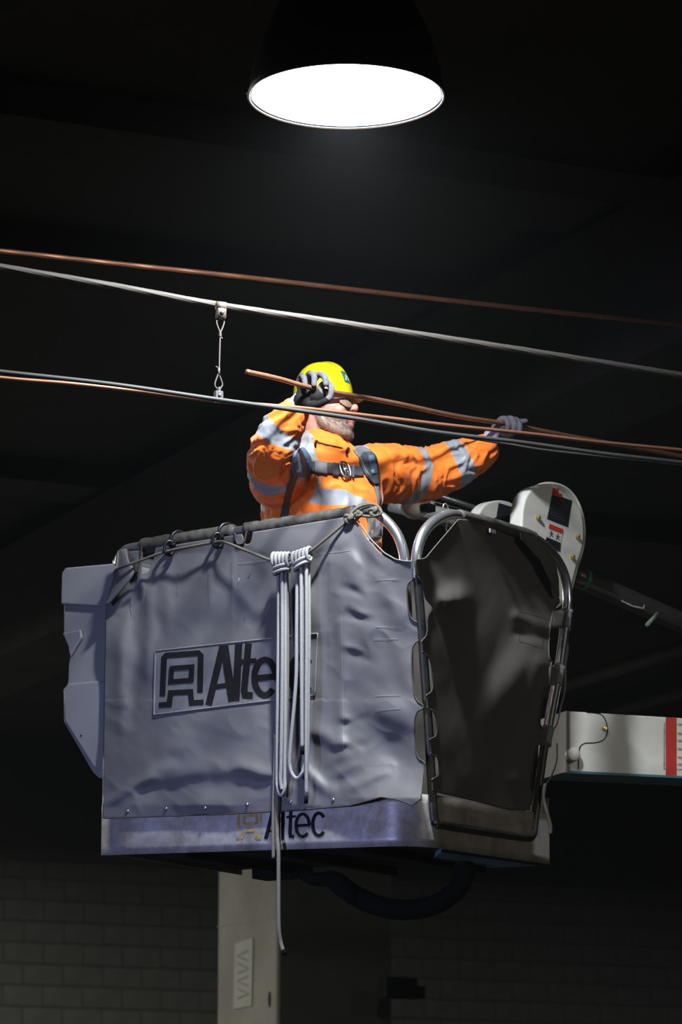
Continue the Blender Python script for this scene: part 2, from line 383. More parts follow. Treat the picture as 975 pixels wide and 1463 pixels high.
for y0, up in ((1358, 0), (1376, 1), (1394, 0), (1412, 1)):
    sm.add(*stroke([(341, y0), (357, y0 + 8), (341, y0 + 15)] if up else [(357, y0), (341, y0 + 8), (357, y0 + 15)], 2.4, sidemap))
sm.build('lettering', pbr('faded_print', (0.11, 0.11, 0.10), 0.8), sp, False)
sm = MB(); sm.add(*stroke([(311, 1324), (396, 1310)], 1.6, lambda x, y: onside(x, y) - GA * 0.002)); 
o = sm.build('pour_joint', M['mortar'], co, False)
sm = MB(); sm.add(*ell(onside(386, 1428), (0.012, 0.012, 0.05), GAX, 10, 8)); o = sm.build('chip', M['black'], co)
# small black clamp bracket sticking out from the column
bc = P(562, 1404, D - 0.1)
br = empty('pipe_bracket', bc - GZ * 0.05, 'small black two step bracket fixed on the dark face edge of the column', 'bracket')
V, Fc = boxvf(bc + GA * 0.03, (0.10, 0.06, 0.03), GAX); mk('upper_arm', V, Fc, M['black'], br, False)
V, Fc = boxvf(bc + GA * 0.05 - GZ * 0.055, (0.125, 0.07, 0.035), GAX); mk('lower_arm', V, Fc, M['black'], br, False)
# overhead conduit pipes running away under the ceiling
cm = pbr('galvanised_conduit', (0.14, 0.14, 0.145), 0.6, 0.2, noise=(3, 0.7), col2=(0.07, 0.07, 0.07))
def conduit(pxa, pya, ya, l0, l1, lab, r=0.055):
    p = P(pxa, pya, ya); tag(tube('conduit_pipe', [p - GB * l0, p - GB * (l0 * .4), p + GB * l1], r, cm, n=14), lab, 'pipe', None)
conduit(820, 974, 25.5, 2.2, 1.5, 'thin dull grey conduit in the darkness just above the white boom')
conduit(20, 888, 24.5, 3.0, 1.0, 'thin dull grey conduit in the darkness beside the white plastic tool box')
conduit(900, 1010, 29.0, 3.5, 1.0, 'faintest grey conduit passing behind the white boom', r=0.05)
# ceiling joists along A and one deep girder along B
for i, (x, y, yy) in enumerate(((200, 92, 13.6), (200, 224, 15.6), (200, 560, 20.5))):
    p = P(x, y, yy); b = np.dot(p, GB); h = CEIL_Z - p[2]
    if h < 0.15: h = 0.15
    struct(gbox('ceiling_joist', gp(2, b + 0.25, CEIL_Z - h / 2), (19, 0.25, h / 2), M['ceiling']))
p0 = P(975, 250, 14.0); p1 = P(975, 480, 14.0)
ga = np.dot(p0, GA); 
struct(gbox('ceiling_girder', gp(ga + 0.3, 16, (p0[2] + p1[2]) / 2), (0.3, 14, (p0[2] - p1[2]) / 2), M['concrete_dark']))

# ------------------------------------------------------------------ lamp
lamp = empty('high_bay_lamp', LAMP_C, 'lit round high bay lamp with dark dome reflector hanging from the ceiling', 'lamp')
prof = [(LAMP_R, 0)] ; H = 0.46
for i in range(1, 15):
    t = i / 14.0; prof.append((LAMP_R * (1 - 0.62 * t ** 1.9) - 0.004, H * t))
prof.append((0.06, H + 0.01))
V, Fc = latheve(LAMP_C, (0, 0, 1), prof, 64); solid(mk('reflector', V, Fc, M['lamp_out'], lamp), 0.003)
V, Fc = tubevf([LAMP_C + np.array([math.cos(a) * LAMP_R, math.sin(a) * LAMP_R, 0]) for a in np.linspace(0, 2 * math.pi, 72, endpoint=False)], 0.0042, n=8, closed=True); mk('rim', V, Fc, M['lamp_rim'], lamp)
V, Fc = latheve(LAMP_C + np.array([0, 0, 0.004]), (0, 0, 1), [(LAMP_R * 0.965, 0.0), (LAMP_R * 0.9, 0.004), (0.001, 0.004)], 64); mk('diffuser_lens', V, Fc, M['lens'], lamp)
V, Fc = latheve(LAMP_C, (0, 0, 1), [(0.06, H), (0.11, H + 0.01), (0.11, H + 0.2), (0.08, H + 0.23), (0.02, H + 0.24)], 24, True); mk('ballast_housing', V, Fc, M['lamp_out'], lamp)
tube('stem', [LAMP_C + GZ * (H + 0.2), np.array([LAMP_C[0], LAMP_C[1], CEIL_Z])], 0.012, M['black_steel'], lamp, n=8)
V, Fc = boxvf(P(352.5, 131, LAMP_Y) + np.array([0.006, 0, 0.0]), (0.008, 0.01, 0.006)); mk('latch', V, Fc, M['lamp_rim'], lamp, False)

# ------------------------------------------------------------------ overhead lines
WD = GA  # the lines run along the garage
def wire_pts(pxs, Y0, x0=430.0, n=60, slope=math.tan(TH)):
    """points through pixels lying in a vertical plane that runs along WD and passes depth Y0 at pixel column x0"""
    base = P(x0, 560, Y0); nrm = np.array([-WD[1], WD[0], 0])
    pts = [onplane(x, y, base, nrm) for x, y in pxs]
    return cr(pts, n)
def wire(name, pxs, Y0, r, mat, lab, cat, lobes=0, lampv=0.0, pitch=0.1, seg=60, ns=12, x0=430.0):
    pp = wire_pts(pxs, Y0, x0, seg)
    return tag(tube(name, pp, r, mat, n=ns, lobes=lobes, lamp=lampv, pitch=pitch), lab, cat)
wire('stranded_cable', [(-160, 344), (0, 358.5), (170, 377), (350, 396), (560, 420), (760, 442), (975, 464), (1150, 480)], 11.75, 0.0088, M['copper'],
     'uppermost copper coloured stranded cable crossing high above the worker', 'cable', 7, 0.10, 0.17, 90, 21)
wire('stranded_cable', [(-160, 353), (0, 381), (160, 408), (315, 436), (500, 463), (740, 499), (975, 536), (1150, 563)], 11.12, 0.0105, M['wire_grey'],
     'grey stranded messenger cable carrying the wire dropper, second line from top', 'cable', 7, 0.10, 0.17, 90, 21)
wire('contact_wire', [(-160, 512), (0, 531), (160, 549), (312, 571), (500, 597), (620, 617), (740, 631.5), (860, 648), (975, 661), (1150, 682)], 11.02, 0.0078, M['contact'],
     'grey contact wire running in front of the worker at chin height', 'wire')
wire('contact_wire', [(560, 606), (640, 620), (720, 633.5), (770, 642), (830, 649), (975, 664), (1150, 686)], 11.07, 0.0052, M['contact'],
     'thinner grey wire hugging the underside of the contact wire near the raised sleeve', 'wire')
wire('copper_wire', [(-160, 520), (0, 539.5), (100, 548), (200, 559), (310, 573), (420, 582), (480, 588.5), (560, 598), (640, 607.5), (760, 620), (860, 632), (975, 643), (1150, 660)], 11.13, 0.0068, M['copper'],
     'bright copper wire running just beside the grey contact wire', 'wire')
# the copper rod he holds: from the free end by his helmet to beyond his far hand
H1 = P(450, 555, 11.28); H2 = P(727, 606, 12.02)
rod_p = cr([P(353, 531, 11.28 - 0.25), P(400, 541.5, 11.28 - 0.125), H1, P(560, 575, 11.28 + (12.02 - 11.28) * .40), P(650, 594, 11.28 + (12.02 - 11.28) * .73), H2, P(800, 620.5, 12.2), P(975, 652, 12.65), P(1150, 686, 13.1)], 12)
tag(tube('copper_rod', rod_p, 0.0085, M['copper_new'], n=14), 'long copper rod held up in both gloved hands, its cut end beside the helmet', 'rod')

# dropper between messenger and contact wire
DY = None
def wp(x, y, Y0=11.08, x0=430.0):
    base = P(x0, 560, Y0); return onplane(x, y, base, np.array([-WD[1], WD[0], 0]))
dr = empty('wire_dropper', wp(312, 571), 'thin wire dropper with looped ends clamped between the grey messenger cable and contact wire', 'dropper')
WN = np.array([WD[1], -WD[0], 0])   # towards the camera side
up = wp(316, 437)
mb = MB(); mb.add(*tubevf([up - WD * 0.016, up + WD * 0.016], 0.0145, n=16)); mb.add(*boxvf(up - GZ * 0.022 + WN * 0.006, (0.015, 0.004, 0.022), [WD, WN, GZ])); mb.add(*boxvf(up - GZ * 0.022 - WN * 0.006, (0.015, 0.004, 0.022), [WD, WN, GZ]))
cl = mb.build('clamp', pbr('bronze_clamp', (0.26, 0.20, 0.165), 0.45, 0.6, bump=(90, .2, .001)), dr)
V, Fc = latheve(up - GZ * 0.024 + WN * 0.010, WN, [(0.0075, 0), (0.0075, 0.006), (0.003, 0.008)], 6, True); mk('bolt', V, Fc, M['steel'], cl, False)
mb = MB(); mb.add(*tubevf([wp(316, 445), wp(315.5, 452)], 0.005, n=8))
mb.build('eye', M['steel'], dr)
def loop(y0, y1, x, w, flip=False):
    pts = [(x, y0 if not flip else y1)]
    ys = [y0, y0 + (y1 - y0) * .18, y0 + (y1 - y0) * .45, y1] if not flip else [y1, y1 - (y1 - y0) * .15, y1 - (y1 - y0) * .4, y0]
    L = [(x, ys[0]), (x - w * .8, ys[1]), (x - w, ys[2]), (x - .6, ys[3]), (x + .6, ys[3]), (x + w, ys[2]), (x + w * .8, ys[1])]
    return cr([wp(a, b) for a, b in L], 6, closed=True)
tube('wire_loop', loop(452, 474, 315, 5.2), 0.0026, M['wire_grey'], dr, n=8, closed=True)
tube('wire_loop', loop(535, 556, 312.5, 5.2, True), 0.0026, M['wire_grey'], dr, n=8, closed=True)
tube('wire', cr([wp(315, 473), wp(314, 500), wp(313.5, 520), wp(313, 536)], 6), 0.0029, M['wire_grey'], dr, n=8)
mb = MB(); mb.add(*tubevf(cr([wp(314.5, 473), wp(314.6, 481)], 10), 0.005, n=10, lobes=0))
for t in range(4): mb.add(*latheve(wp(314.5, 473.5 + t * 2), (0, 0, 1), [(0.004, -.002), (0.0062, 0), (0.004, .002)], 10))
mb.add(*tubevf([wp(315, 481), wp(318, 484)], 0.0028, n=6)); mb.build('wire_binding', M['wire_grey'], dr)
mb = MB(); mb.add(*tubevf([wp(313, 526), wp(313, 536)], 0.0042, n=8)); mb.add(*tubevf([wp(312.5, 526), wp(308.5, 523.5)], 0.0022, n=6)); mb.build('wire_binding', M['wire_grey'], dr)
lo = wp(312, 566)
mb = MB(); mb.add(*boxvf(lo + WN * 0.004 + GZ * .002 - WD * .010, (0.005, 0.010, 0.014), [WD, WN, GZ])); mb.add(*boxvf(lo + GZ * .002 + WD * .006, (0.010, 0.008, 0.015), [WD, WN, GZ])); mb.add(*boxvf(lo - GZ * .016, (0.011, 0.010, 0.007), [WD, WN, GZ])); mb.add(*boxvf(wp(313.5, 557), (0.005, .004, .010), [WD, WN, GZ]))
cl = mb.build('clamp', M['steel'], dr, False); bevel(cl, 0.002, 1)
V, Fc = latheve(lo + WN * 0.010, WN, [(0.0065, 0), (0.0065, 0.006), (0.003, 0.008)], 6, True); mk('bolt', V, Fc, M['steel'], cl, False)
# ------------------------------------------------------------------ the work platform (bucket)
TB = rad(33)
BU = np.array([-math.cos(TB), math.sin(TB), 0]); BV = np.array([math.sin(TB), math.cos(TB), 0])
C0 = P(600, 1212, 11.1)
def Fp(x, y, off=0.0): return onplane(x, y, C0 - BV * off, -BV)
def Rp(x, y, off=0.0): return onplane(x, y, C0 - BU * off, -BU)
WF = np.dot(Fp(147, 1100) - C0, BU)     # width of the front
WR = np.dot(Rp(785, 1230) - C0, BV)     # depth of the platform
z_l, z_c, z_r = Fp(145, 1222)[2], Fp(585, 1209)[2], Rp(785, 1235)[2]
z_rail = Fp(400, 752)[2]
plat = empty('aerial_work_platform', C0 + BU * WF / 2 + BV * WR / 2 + GZ * (z_c - C0[2]), 'aerial work platform of aluminium tube wrapped in grey vinyl screens with a scuffed kick plate', 'work platform')
def bl(a, b, z): return np.array([C0[0], C0[1], 0]) + BU * a + BV * b + GZ * z
def zfloor(a, b): return z_c + (z_l - z_c) * a / WF + (z_r - z_c) * b / WR
# kick plate: swept round the near corner
def plate_path(rho=0.13, inset=0.0):
    pts = [(WF, inset)] + [(WF * (1 - k / 8) + (rho + inset) * k / 8, inset) for k in range(1, 9)]
    for k in range(1, 9):
        t = math.pi / 2 * k / 8
        pts.append((inset + rho - rho * math.sin(t), inset + rho - rho * math.cos(t)))
    pts += [(inset, rho + (WR - rho) * k / 5) for k in range(1, 6)]
    return pts
V = []; Fc = []; pp = plate_path()
HK = 0.175
rows = 6
for i, (a, b) in enumerate(pp):
    for j in range(rows + 1):
        z = zfloor(a, b) + HK * j / rows
        V.append(bl(a, b, z) + BV * 0)
for i in range(len(pp) - 1):
    for j in range(rows):
        q = i * (rows + 1) + j; Fc.append((q, q + 1, q + rows + 2, q + rows + 1))
kp = mk('kick_plate', V, Fc, M['alu'], plat)
rv = []
for (a, b) in pp:
    for k in range(rows + 1): rv.append(0 if b < .13 else (.42 + .58 * max(0, (b / WR - .80) / .2)) * (.75 + .25 * (1 - k / rows)))
attr(kp, 'rust', rv); solid(kp, 0.004, 0)
# rusty end of the plate, floor, underside structure
def quadbox(name, pts, t, mat, parent, smooth=False):
    V, Fc = prism(pts, (0, 0, 1), t); return mk(name, V, Fc, mat, parent, smooth)
cor = [(a, b) for a, b in plate_path(0.13, 0.004)] + [(WF - 0.004, WR)]
under = pbr('platform_underside', (0.025, 0.022, 0.02), 0.9, 0.0, noise=(8, 0.7), col2=(0.015, 0.013, 0.012), spec=0.1)
quadbox('floor_panel', [bl(a, b, zfloor(a, b) + 0.012) for a, b in cor], 0.02, under, plat)
quadbox('underside_plate', [bl(a, b, zfloor(a, b) - 0.004) for a, b in ((.30, .55), (.05, .22), (.04, .86), (.25, .90))], 0.022, M['teal'], plat)
for a in (0.25, 0.62, 0.98):
    V, Fc = boxvf(bl(a, WR / 2, zfloor(a, WR / 2) - 0.004), (0.012, WR / 2 - 0.03, 0.016), [BU, BV, GZ]); mk('floor_rib', V, Fc, M['black'], plat, False)
V, Fc = boxvf(bl(WF * .80, WR * .86, zfloor(WF, WR) - 0.018), (0.10, 0.05, 0.03), [BU, BV, GZ]); bevel(mk('pivot_bracket', V, Fc, M['black'], plat, False), .004)
# left and back kick plates
V, Fc = boxvf(bl(WF, WR / 2, zfloor(WF, WR / 2) + HK / 2), (0.002, WR / 2, HK / 2), [BU, BV, GZ]); mk('kick_plate', V, Fc, M['alu'], plat, False)
V, Fc = boxvf(bl(WF / 2, WR, zfloor(WF / 2, WR) + HK / 2 + .035), (WF / 2, 0.002, HK / 2), [BU, BV, GZ]); mk('kick_plate', V, Fc, M['alu'], plat, False)
# tube frames
RT = 0.0178
ff = cr([Fp(583, 1120, -.04), Fp(584, 1000, -.03), Fp(582, 880, -.03), Fp(579, 815, -.03), Fp(577, 790, -.03), Fp(568, 764, -.03), Fp(553, 745, -.03), Fp(536, 733, -.03), Fp(518, 731, -.03), Fp(420, 747.5, -.03), Fp(320, 762, -.03), Fp(200, 781, -.03), Fp(178, 788, -.03), Fp(171, 803, -.035), Fp(172, 840, -.05), Fp(172, 1000, -.05), Fp(172, 1140, -.05)], 8)
tube('front_rail_frame', ff, RT, M['alu_tube'], plat, n=18)
rf = cr([Rp(596, 826), Rp(595, 805), Rp(597, 785), Rp(604, 764), Rp(618, 747), Rp(637, 737), Rp(655, 736.5), Rp(705, 749), Rp(750, 763), Rp(772, 774.5), Rp(788, 789), Rp(800, 806), Rp(808, 826), Rp(811, 848), Rp(810, 875), Rp(800, 950), Rp(789, 1010), Rp(780, 1060)], 8)
tube('gate_frame', rf, RT * 1.02, M['alu_tube'], plat, n=18)
df = [Rp(780, 1055), Rp(772, 1110), Rp(764, 1175), Rp(761, 1193), Rp(748, 1196), Rp(690, 1188), Rp(628, 1178), Rp(621, 1172), Rp(616, 1100), Rp(612.5, 1035), Rp(607, 960), Rp(603, 900), Rp(599, 850), Rp(596.5, 822)]
tube('gate_lower_frame', cr(df, 6), 0.0155, M['dark_tube'], plat, n=12)  # upright is the same gate tube, coloured dark for the shade on it
# back and left frames, and their screens
for nm, A, B in (('rear', (WF, WR), (0.10, WR)), ('side', (WF, 0.06), (WF, WR - .05))):
    a = bl(*A, 0); b = bl(*B, 0); d = b - a
    zt = z_rail - 0.01
    pts = [a + GZ * (z_c + .1), a + GZ * (zt - .15), a + d * .02 + GZ * (zt - .05), a + d * .10 + GZ * zt, a + d * .9 + GZ * zt, a + d * .98 + GZ * (zt - .05), b + GZ * (zt - .15), b + GZ * (z_c + .1)]
    tube(nm + '_rail_frame', cr(pts, 6), RT, M['alu_tube'], plat, n=12)
    V = []; Fc = []; nx, ny = 40, 30
    nrm = np.cross(unit(d), GZ)
    for j in range(ny + 1):
        for i in range(nx + 1):
            s = i / nx; t = j / ny
            V.append(a + d * (0.02 + .96 * s) + GZ * (z_c + .13 + (zt - .04 - z_c - .13) * t) + nrm * 0.02 * fbm(s * 4, t * 4, 5))
    for j in range(ny):
        for i in range(nx):
            q = j * (nx + 1) + i; Fc.append((q, q + 1, q + nx + 2, q + nx + 1))
    solid(mk(nm + '_screen', V, Fc, M['canvas_side'], plat), 0.003)

# -------- canvas surfaces (relief given in metres, positions in pixels of the planes)
def seg_d(x, y, x0, y0, x1, y1):
    dx, dy = x1 - x0, y1 - y0; L = dx * dx + dy * dy
    t = max(0.0, min(1.0, ((x - x0) * dx + (y - y0) * dy) / L)); return math.hypot(x - x0 - dx * t, y - y0 - dy * t), t
CREASE = [ # x0,y0,x1,y1, amplitude, width
    (508, 765, 497, 860, .010, 14), (487, 850, 489, 1080, .010, 10), (492, 842, 520, 850, -.012, 7), (498, 868, 528, 878, .012, 7), (500, 880, 530, 886, -.014, 8),
    (492, 922, 515, 927, .009, 6), (493, 933, 525, 940, -.008, 7), (485, 1022, 512, 1034, .014, 7), (488, 1036, 520, 1030, -.012, 7), (478, 1058, 512, 1066, .013, 7), (480, 1072, 520, 1062, -.011, 7),
    (480, 1108, 515, 1095, .013, 8), (485, 1120, 530, 1108, -.012, 7), (512, 1052, 492, 1110, .010, 7),
    (545, 830, 580, 900, .010, 16), (520, 860, 592, 985, .014, 22), (540, 880, 575, 990, -.012, 16), (530, 1010, 597, 1030, .010, 20), (540, 1060, 590, 1110, -.020, 26), (495, 1125, 560, 1098, .012, 10),
    (150, 1150, 215, 1110, .012, 9), (215, 1110, 340, 1092, .016, 16), (340, 1094, 400, 1108, .012, 10), (300, 1128, 420, 1116, -.006, 14), (180, 1132, 300, 1122, -.006, 14), (360, 1122, 440, 1132, .010, 8),
    (230, 1050, 290, 1080, .008, 22), (430, 1096, 470, 1130, .012, 9), (400, 1020, 470, 1110, -.014, 24), (440, 1040, 485, 1060, .010, 12),
    (196, 800, 205, 850, .016, 7), (185, 820, 196, 852, -.014, 8), (160, 868, 200, 835, .016, 6), (166, 880, 204, 850, -.016, 8), (175, 880, 172, 1040, .010, 12), (200, 870, 190, 1010, -.010, 14), (215, 850, 210, 960, .007, 9),
    (235, 800, 240, 900, .005, 10), (333, 790, 331, 880, .004, 4), (300, 800, 298, 860, .004, 6), (365, 800, 368, 900, -.006, 14),
    (435, 830, 452, 900, .012, 20), (455, 830, 470, 920, -.008, 16), (440, 960, 480, 1010, .008, 18), (505, 750, 470, 800, .010, 8), (505, 750, 530, 830, -.010, 12), (510, 755, 555, 815, .008, 7),
    (395, 930, 410, 1060, -.006, 20), (250, 880, 340, 850, .004, 20), (445, 800, 500, 780, -.006, 10)]
def dF(x, y):
    s = 0.022 * fbm(x / 150.0, y / 120.0, 1.3, 2) + 0.0010 * fbm(x / 40.0 + 7, y / 50.0, 4.1, 2)
    r = fbm(x / 60.0 + 3, (y - .4 * x) / 50.0, 9.7, 2); s += 0.0025 * (1 - min(1, abs(r) * 2.2)) * (1 if y > 1000 or x > 470 else .3)
    wx = x + 5 * nz(x / 30, y / 30, 2.2); wy = y + 5 * nz(x / 30, y / 30, 8.2)
    for x0, y0, x1, y1, a, w in CREASE:
        d, t = seg_d(wx, wy, x0, y0, x1, y1)
        if d < 3 * w: s += (0.42 if w < 9 else 1.0 if y > 1000 else .9) * a * math.exp(-(d / w) ** 2) * (0.35 + 0.65 * math.sin(math.pi * min(1, max(0, t * .8 + .1))))
    # belly between rail and hem, lip at the lower right corner
    v = (y - 760) / 390.0; s += -0.022 * math.sin(math.pi * max(0, min(1, v)))
    if y > 1095 and x > 470: s += 0.040 * min(1, (y - 1095) / 45.0) ** 1.5 * min(1, (x - 470) / 70.0)
    e = min(1.0, max(0.0, (y - 750) / 40.0)); e *= min(1, max(0, (1168 - y) / 18.0)) if x < 460 else 1
    return 0.012 + s * max(0.15, e)
def Fs(x, y, off=0.0): return Fp(x, y, dF(x, y) + off)
ip = lambda x, xs, ys: float(np.interp(x, xs, ys))
def notch(y, spans, depth):
    for a, b in spans:
        if a < y < b:
            t = (y - a) / (b - a) * 2 - 1; return depth * (1 - abs(t) ** 3.5) ** 0.5
    return 0.0
def canvas_mesh(name, xL, xR, top, bot, xs0, fs, nx, ny, mat, parent, th=0.003):
    V = []; Fc = []
    for j in range(ny + 1):
        for i in range(nx + 1):
            s = i / nx; s = s if s < .9 else s
            x0 = xs0[0] + (xs0[1] - xs0[0]) * s
            y = top(x0) + (bot(x0) - top(x0)) * j / ny
            x = xL(y) + (xR(y) - xL(y)) * s
            V.append(fs(x, y))
    for j in range(ny):
        for i in range(nx):
            q = j * (nx + 1) + i; Fc.append((q, q + nx + 1, q + nx + 2, q + 1))
    return solid(mk(name, V, Fc, mat, parent), th, -1)
NF = [(828, 889), (916, 1006), (1013, 1088)]
fL = lambda y: ip(y, [780, 800, 840, 868, 960, 1170], [172, 170, 160, 151, 149, 146])
fR = lambda y: ip(y, [801, 905, 1000, 1090, 1145], [591, 599, 604, 607, 601]) - notch(y, NF, 13)
ftop = lambda x: ip(x, [147, 175, 320, 500, 508, 514, 530, 550, 566, 580, 601], [789, 787, 765, 738, 737, 747, 770, 790, 799, 801.5, 801.5]) + (34 * (1 - abs((x - 192) / 10) ** 4) if 182 < x < 202 else 0) + (16 * (1 - abs((x - 344) / 8) ** 4) if 336 < x < 352 else 0)
fbot = lambda x: ip(x, [147, 300, 420, 500, 545, 570, 590, 601], [1169, 1164, 1158, 1151, 1139, 1143, 1150, 1142])
front = canvas_mesh('front_screen', fL, fR, ftop, fbot, (147, 601), Fs, 230, 200, M['canvas'], plat)
# piping along the cut edges
def edge_tube(name, pts, r, mat, parent): return tube(name, cr(pts, 4), r, mat, parent, n=8)
edge_tube('edge_piping', [Fs(x, ftop(x) + .5, .002) for x in np.linspace(511, 592, 16)], 0.0028, M['canvas'], plat)
edge_tube('edge_piping', [Fs(fR(y), y, .002) for y in np.linspace(806, 1138, 120)], 0.0026, M['canvas_hem'], plat)
edge_tube('hem_piping', [Fs(x, fbot(x), .001) for x in np.linspace(148, 598, 60)], 0.0024, M['canvas_hem'], plat)
# rolled hem sleeves round the front rail
def hem(xa, xb, wob, r=0.027):
    pts = []; rr = []
    n = int((xb - xa) / 3) + 2
    for x in np.linspace(xa, xb, n):
        y = ip(x, [180, 200, 320, 420, 508, 518], [787, 781, 762, 747.5, 733, 731])
        pts.append(Fp(x, y, -.030)); rr.append(r * (1 + .10 * nz(x / 9.0, wob)))
    V, Fc = tubevf(pts, rr, n=28)
    V = [np.asarray(v) + unit(np.asarray(v) - pts[k // 28]) * .003 * nz(v[0] * 40, v[1] * 40, v[2] * 40 + wob) for k, v in enumerate(V[:len(pts) * 28])] + V[len(pts) * 28:]
    return mk('hem_sleeve', V, Fc, M['canvas_hem'], plat)
hem(205, 335, 1.0); hem(353, 508, 2.0)
for xa, xb in ((181, 203), (335, 353)):
    edge_tube('opening_piping', [Fs(x, ftop(x), .003) for x in np.linspace(xa, xb, 26)], 0.0032, M['canvas_hem'], plat)
# flap folded over at the far left corner
V = []; Fc = []
L = cr([Fp(169, 787, .012), Fp(167, 805, .018), Fp(160, 835, .022), Fp(152, 862, .022)], 8); Rr = cr([Fp(181, 784, .012), Fp(184, 800, .03), Fp(190, 822, .038), Fp(154, 866, .024)], 8)
for i in range(len(L)):
    for k in range(7): 
        t = k / 6; V.append(L[i] * (1 - t) + Rr[i] * t - BV * 0.006 * math.sin(math.pi * t))
for i in range(len(L) - 1):
    for k in range(6): q = i * 7 + k; Fc.append((q, q + 1, q + 8, q + 7))
solid(mk('folded_corner_flap', V, Fc, M['canvas'], plat), 0.003)
# rivets along the hem
for x, y in ((182, 1159), (237, 1155.5), (293, 1154.5), (353, 1149.5), (415, 1146), (476, 1143)):
    V, Fc = latheve(Fs(x, y, .001), -BV, [(0.0068, 0), (0.006, 0.002), (0.003, 0.0035), (0.0005, 0.0035)], 14); mk('rivet', V, Fc, M['steel'], plat)
# stitch lines
for pl in ([(536, 828), (572, 827)], [(537, 895), (575, 896)], [(534, 913), (569, 912)], [(536, 994), (573, 993)], [(536, 1014), (572, 1012)], [(331, 800), (333, 880)], [(298, 812), (299, 860)], [(255, 815), (254, 850)], [(488, 870), (492, 1075)], [(340, 805), (500, 786)]):
    V, Fc = stroke(pl, 0.8, lambda x, y: Fs(x, y, .0022), step=3); mk('stitching', V, Fc, M['piping'], plat)
# -------- sewn-on patch with the lettering
pq = [(222, 930), (454, 905), (450, 993), (220, 1021)]
def patch_xy(s, t):
    a = np.array(pq[0]) * (1 - s) + np.array(pq[1]) * s; b = np.array(pq[3]) * (1 - s) + np.array(pq[2]) * s; return a * (1 - t) + b * t
V = []; Fc = []; nx, ny = 90, 34
for j in range(ny + 1):
    for i in range(nx + 1): p = patch_xy(i / nx, j / ny); V.append(Fs(p[0], p[1], .0025))
for j in range(ny):
    for i in range(nx): q = j * (nx + 1) + i; Fc.append((q, q + nx + 1, q + nx + 2, q + 1))
patch = mk('sewn_patch', V, Fc, M['patch'], plat)
ed = [patch_xy(s, 0) for s in np.linspace(0, 1, 40)] + [patch_xy(1, t) for t in np.linspace(0, 1, 16)][1:] + [patch_xy(s, 1) for s in np.linspace(1, 0, 40)][1:] + [patch_xy(0, t) for t in np.linspace(1, 0, 16)][1:-1]
tube('patch_piping', [Fs(p[0], p[1], .0035) for p in ed], 0.0026, M['piping'], patch, n=8, closed=True)
def arc(cx, cy, rx, ry, a0, a1, n=24, sk=0.0):
    return [(cx + rx * math.cos(rad(a)) - sk * ry * math.sin(rad(a)), cy - ry * math.sin(rad(a))) for a in np.linspace(a0, a1, n)]
def letters(fm, x0, y0, sx, sy, W, logo, parts, step):
    pass
zp = lambda x, y: (200 + x / 3.482, 900 + y / 3.486)
pm = lambda off: (lambda x, y: Fs(*zp(x, y), off))
LW = 31
lg = MB()
lg.add(*stroke([(112, 330), (120, 140), (132, 127), (290, 115), (303, 128), (299, 312)], 28, pm(.0042), step=10))
lg.add(*stroke([(158, 190), (258, 184), (255, 250), (153, 258)], 25, pm(.0045), closed=True, step=8))
lg.add(*stroke([(94, 374), (146, 371), (153, 313), (252, 308), (257, 363), (317, 359)], 27, pm(.0043), step=10))
lg.build('printed_emblem', M['print'], patch)
lt = MB()
lt.add(*stroke([(342, 374), (412, 80)], 34, pm(.0042), step=10)); lt.add(*stroke([(420, 78), (460, 355)], 40, pm(.0043), step=10)); lt.add(*stroke([(376, 283), (450, 272)], 24, pm(.0044), step=8))
lt.add(*stroke([(492, 68), (478, 352)], 36, pm(.0045), step=10))
lt.add(*stroke([(541, 66), (519, 300), (524, 324), (562, 326)], 33, pm(.0046), step=10)); lt.add(*stroke([(496, 158), (580, 152)], 24, pm(.0047), step=8))
lt.add(*stroke([(577, 240), (672, 232)] + arc(622, 236, 52, 88, 0, 318, 34), 31, pm(.0046), step=8))
lt.add(*stroke(arc(803, 222, 52, 88, 40, 318, 30), 33, pm(.0046), step=8))
lt.add(*stroke(arc(858, 314, 9, 9, 0, 360, 14), 3, pm(.0046), step=4))
lt.build('printed_lettering', M['print'], patch)
# -------- the same mark on the kick plate
zk = lambda x, y: (320 + x / 5.735, 1140 + y / 5.735)
km = lambda off: (lambda x, y: Fp(*zk(x, y), .003 + off))
lg = MB()
for pl in ([(118, 128), (114, 255)], [(302, 118), (298, 200)], [(165, 150), (270, 142)], [(165, 150), (163, 215)], [(270, 142), (268, 210)], [(163, 215), (268, 208)], [(180, 270), (250, 265)], [(150, 335), (155, 275)], [(262, 275), (266, 330)], [(266, 330), (306, 328)], [(104, 328), (132, 326)]):
    lg.add(*stroke(pl, 20, km(.0006), step=14))
lg.build('printed_emblem', M['print_yellow'], kp)
lt = MB()
lt.add(*stroke([(342, 338), (400, 112)], 30, km(.0006), step=20)); lt.add(*stroke([(404, 110), (438, 335)], 32, km(.0007), step=20)); lt.add(*stroke([(372, 272), (430, 268)], 20, km(.0008), step=12))
lt.add(*stroke([(486, 106), (482, 334)], 27, km(.0006), step=20))
lt.add(*stroke([(549, 104), (541, 290), (546, 315), (576, 318)], 27, km(.0006), step=14)); lt.add(*stroke([(512, 158), (590, 150)], 20, km(.0007), step=12))
lt.add(*stroke([(590, 228), (700, 222)] + arc(645, 224, 54, 92, 0, 318, 34), 25, km(.0008), step=14))
lt.add(*stroke(arc(778, 216, 50, 92, 38, 320, 30), 27, km(.0006), step=14))
lt.build('printed_lettering', M['print'], kp)
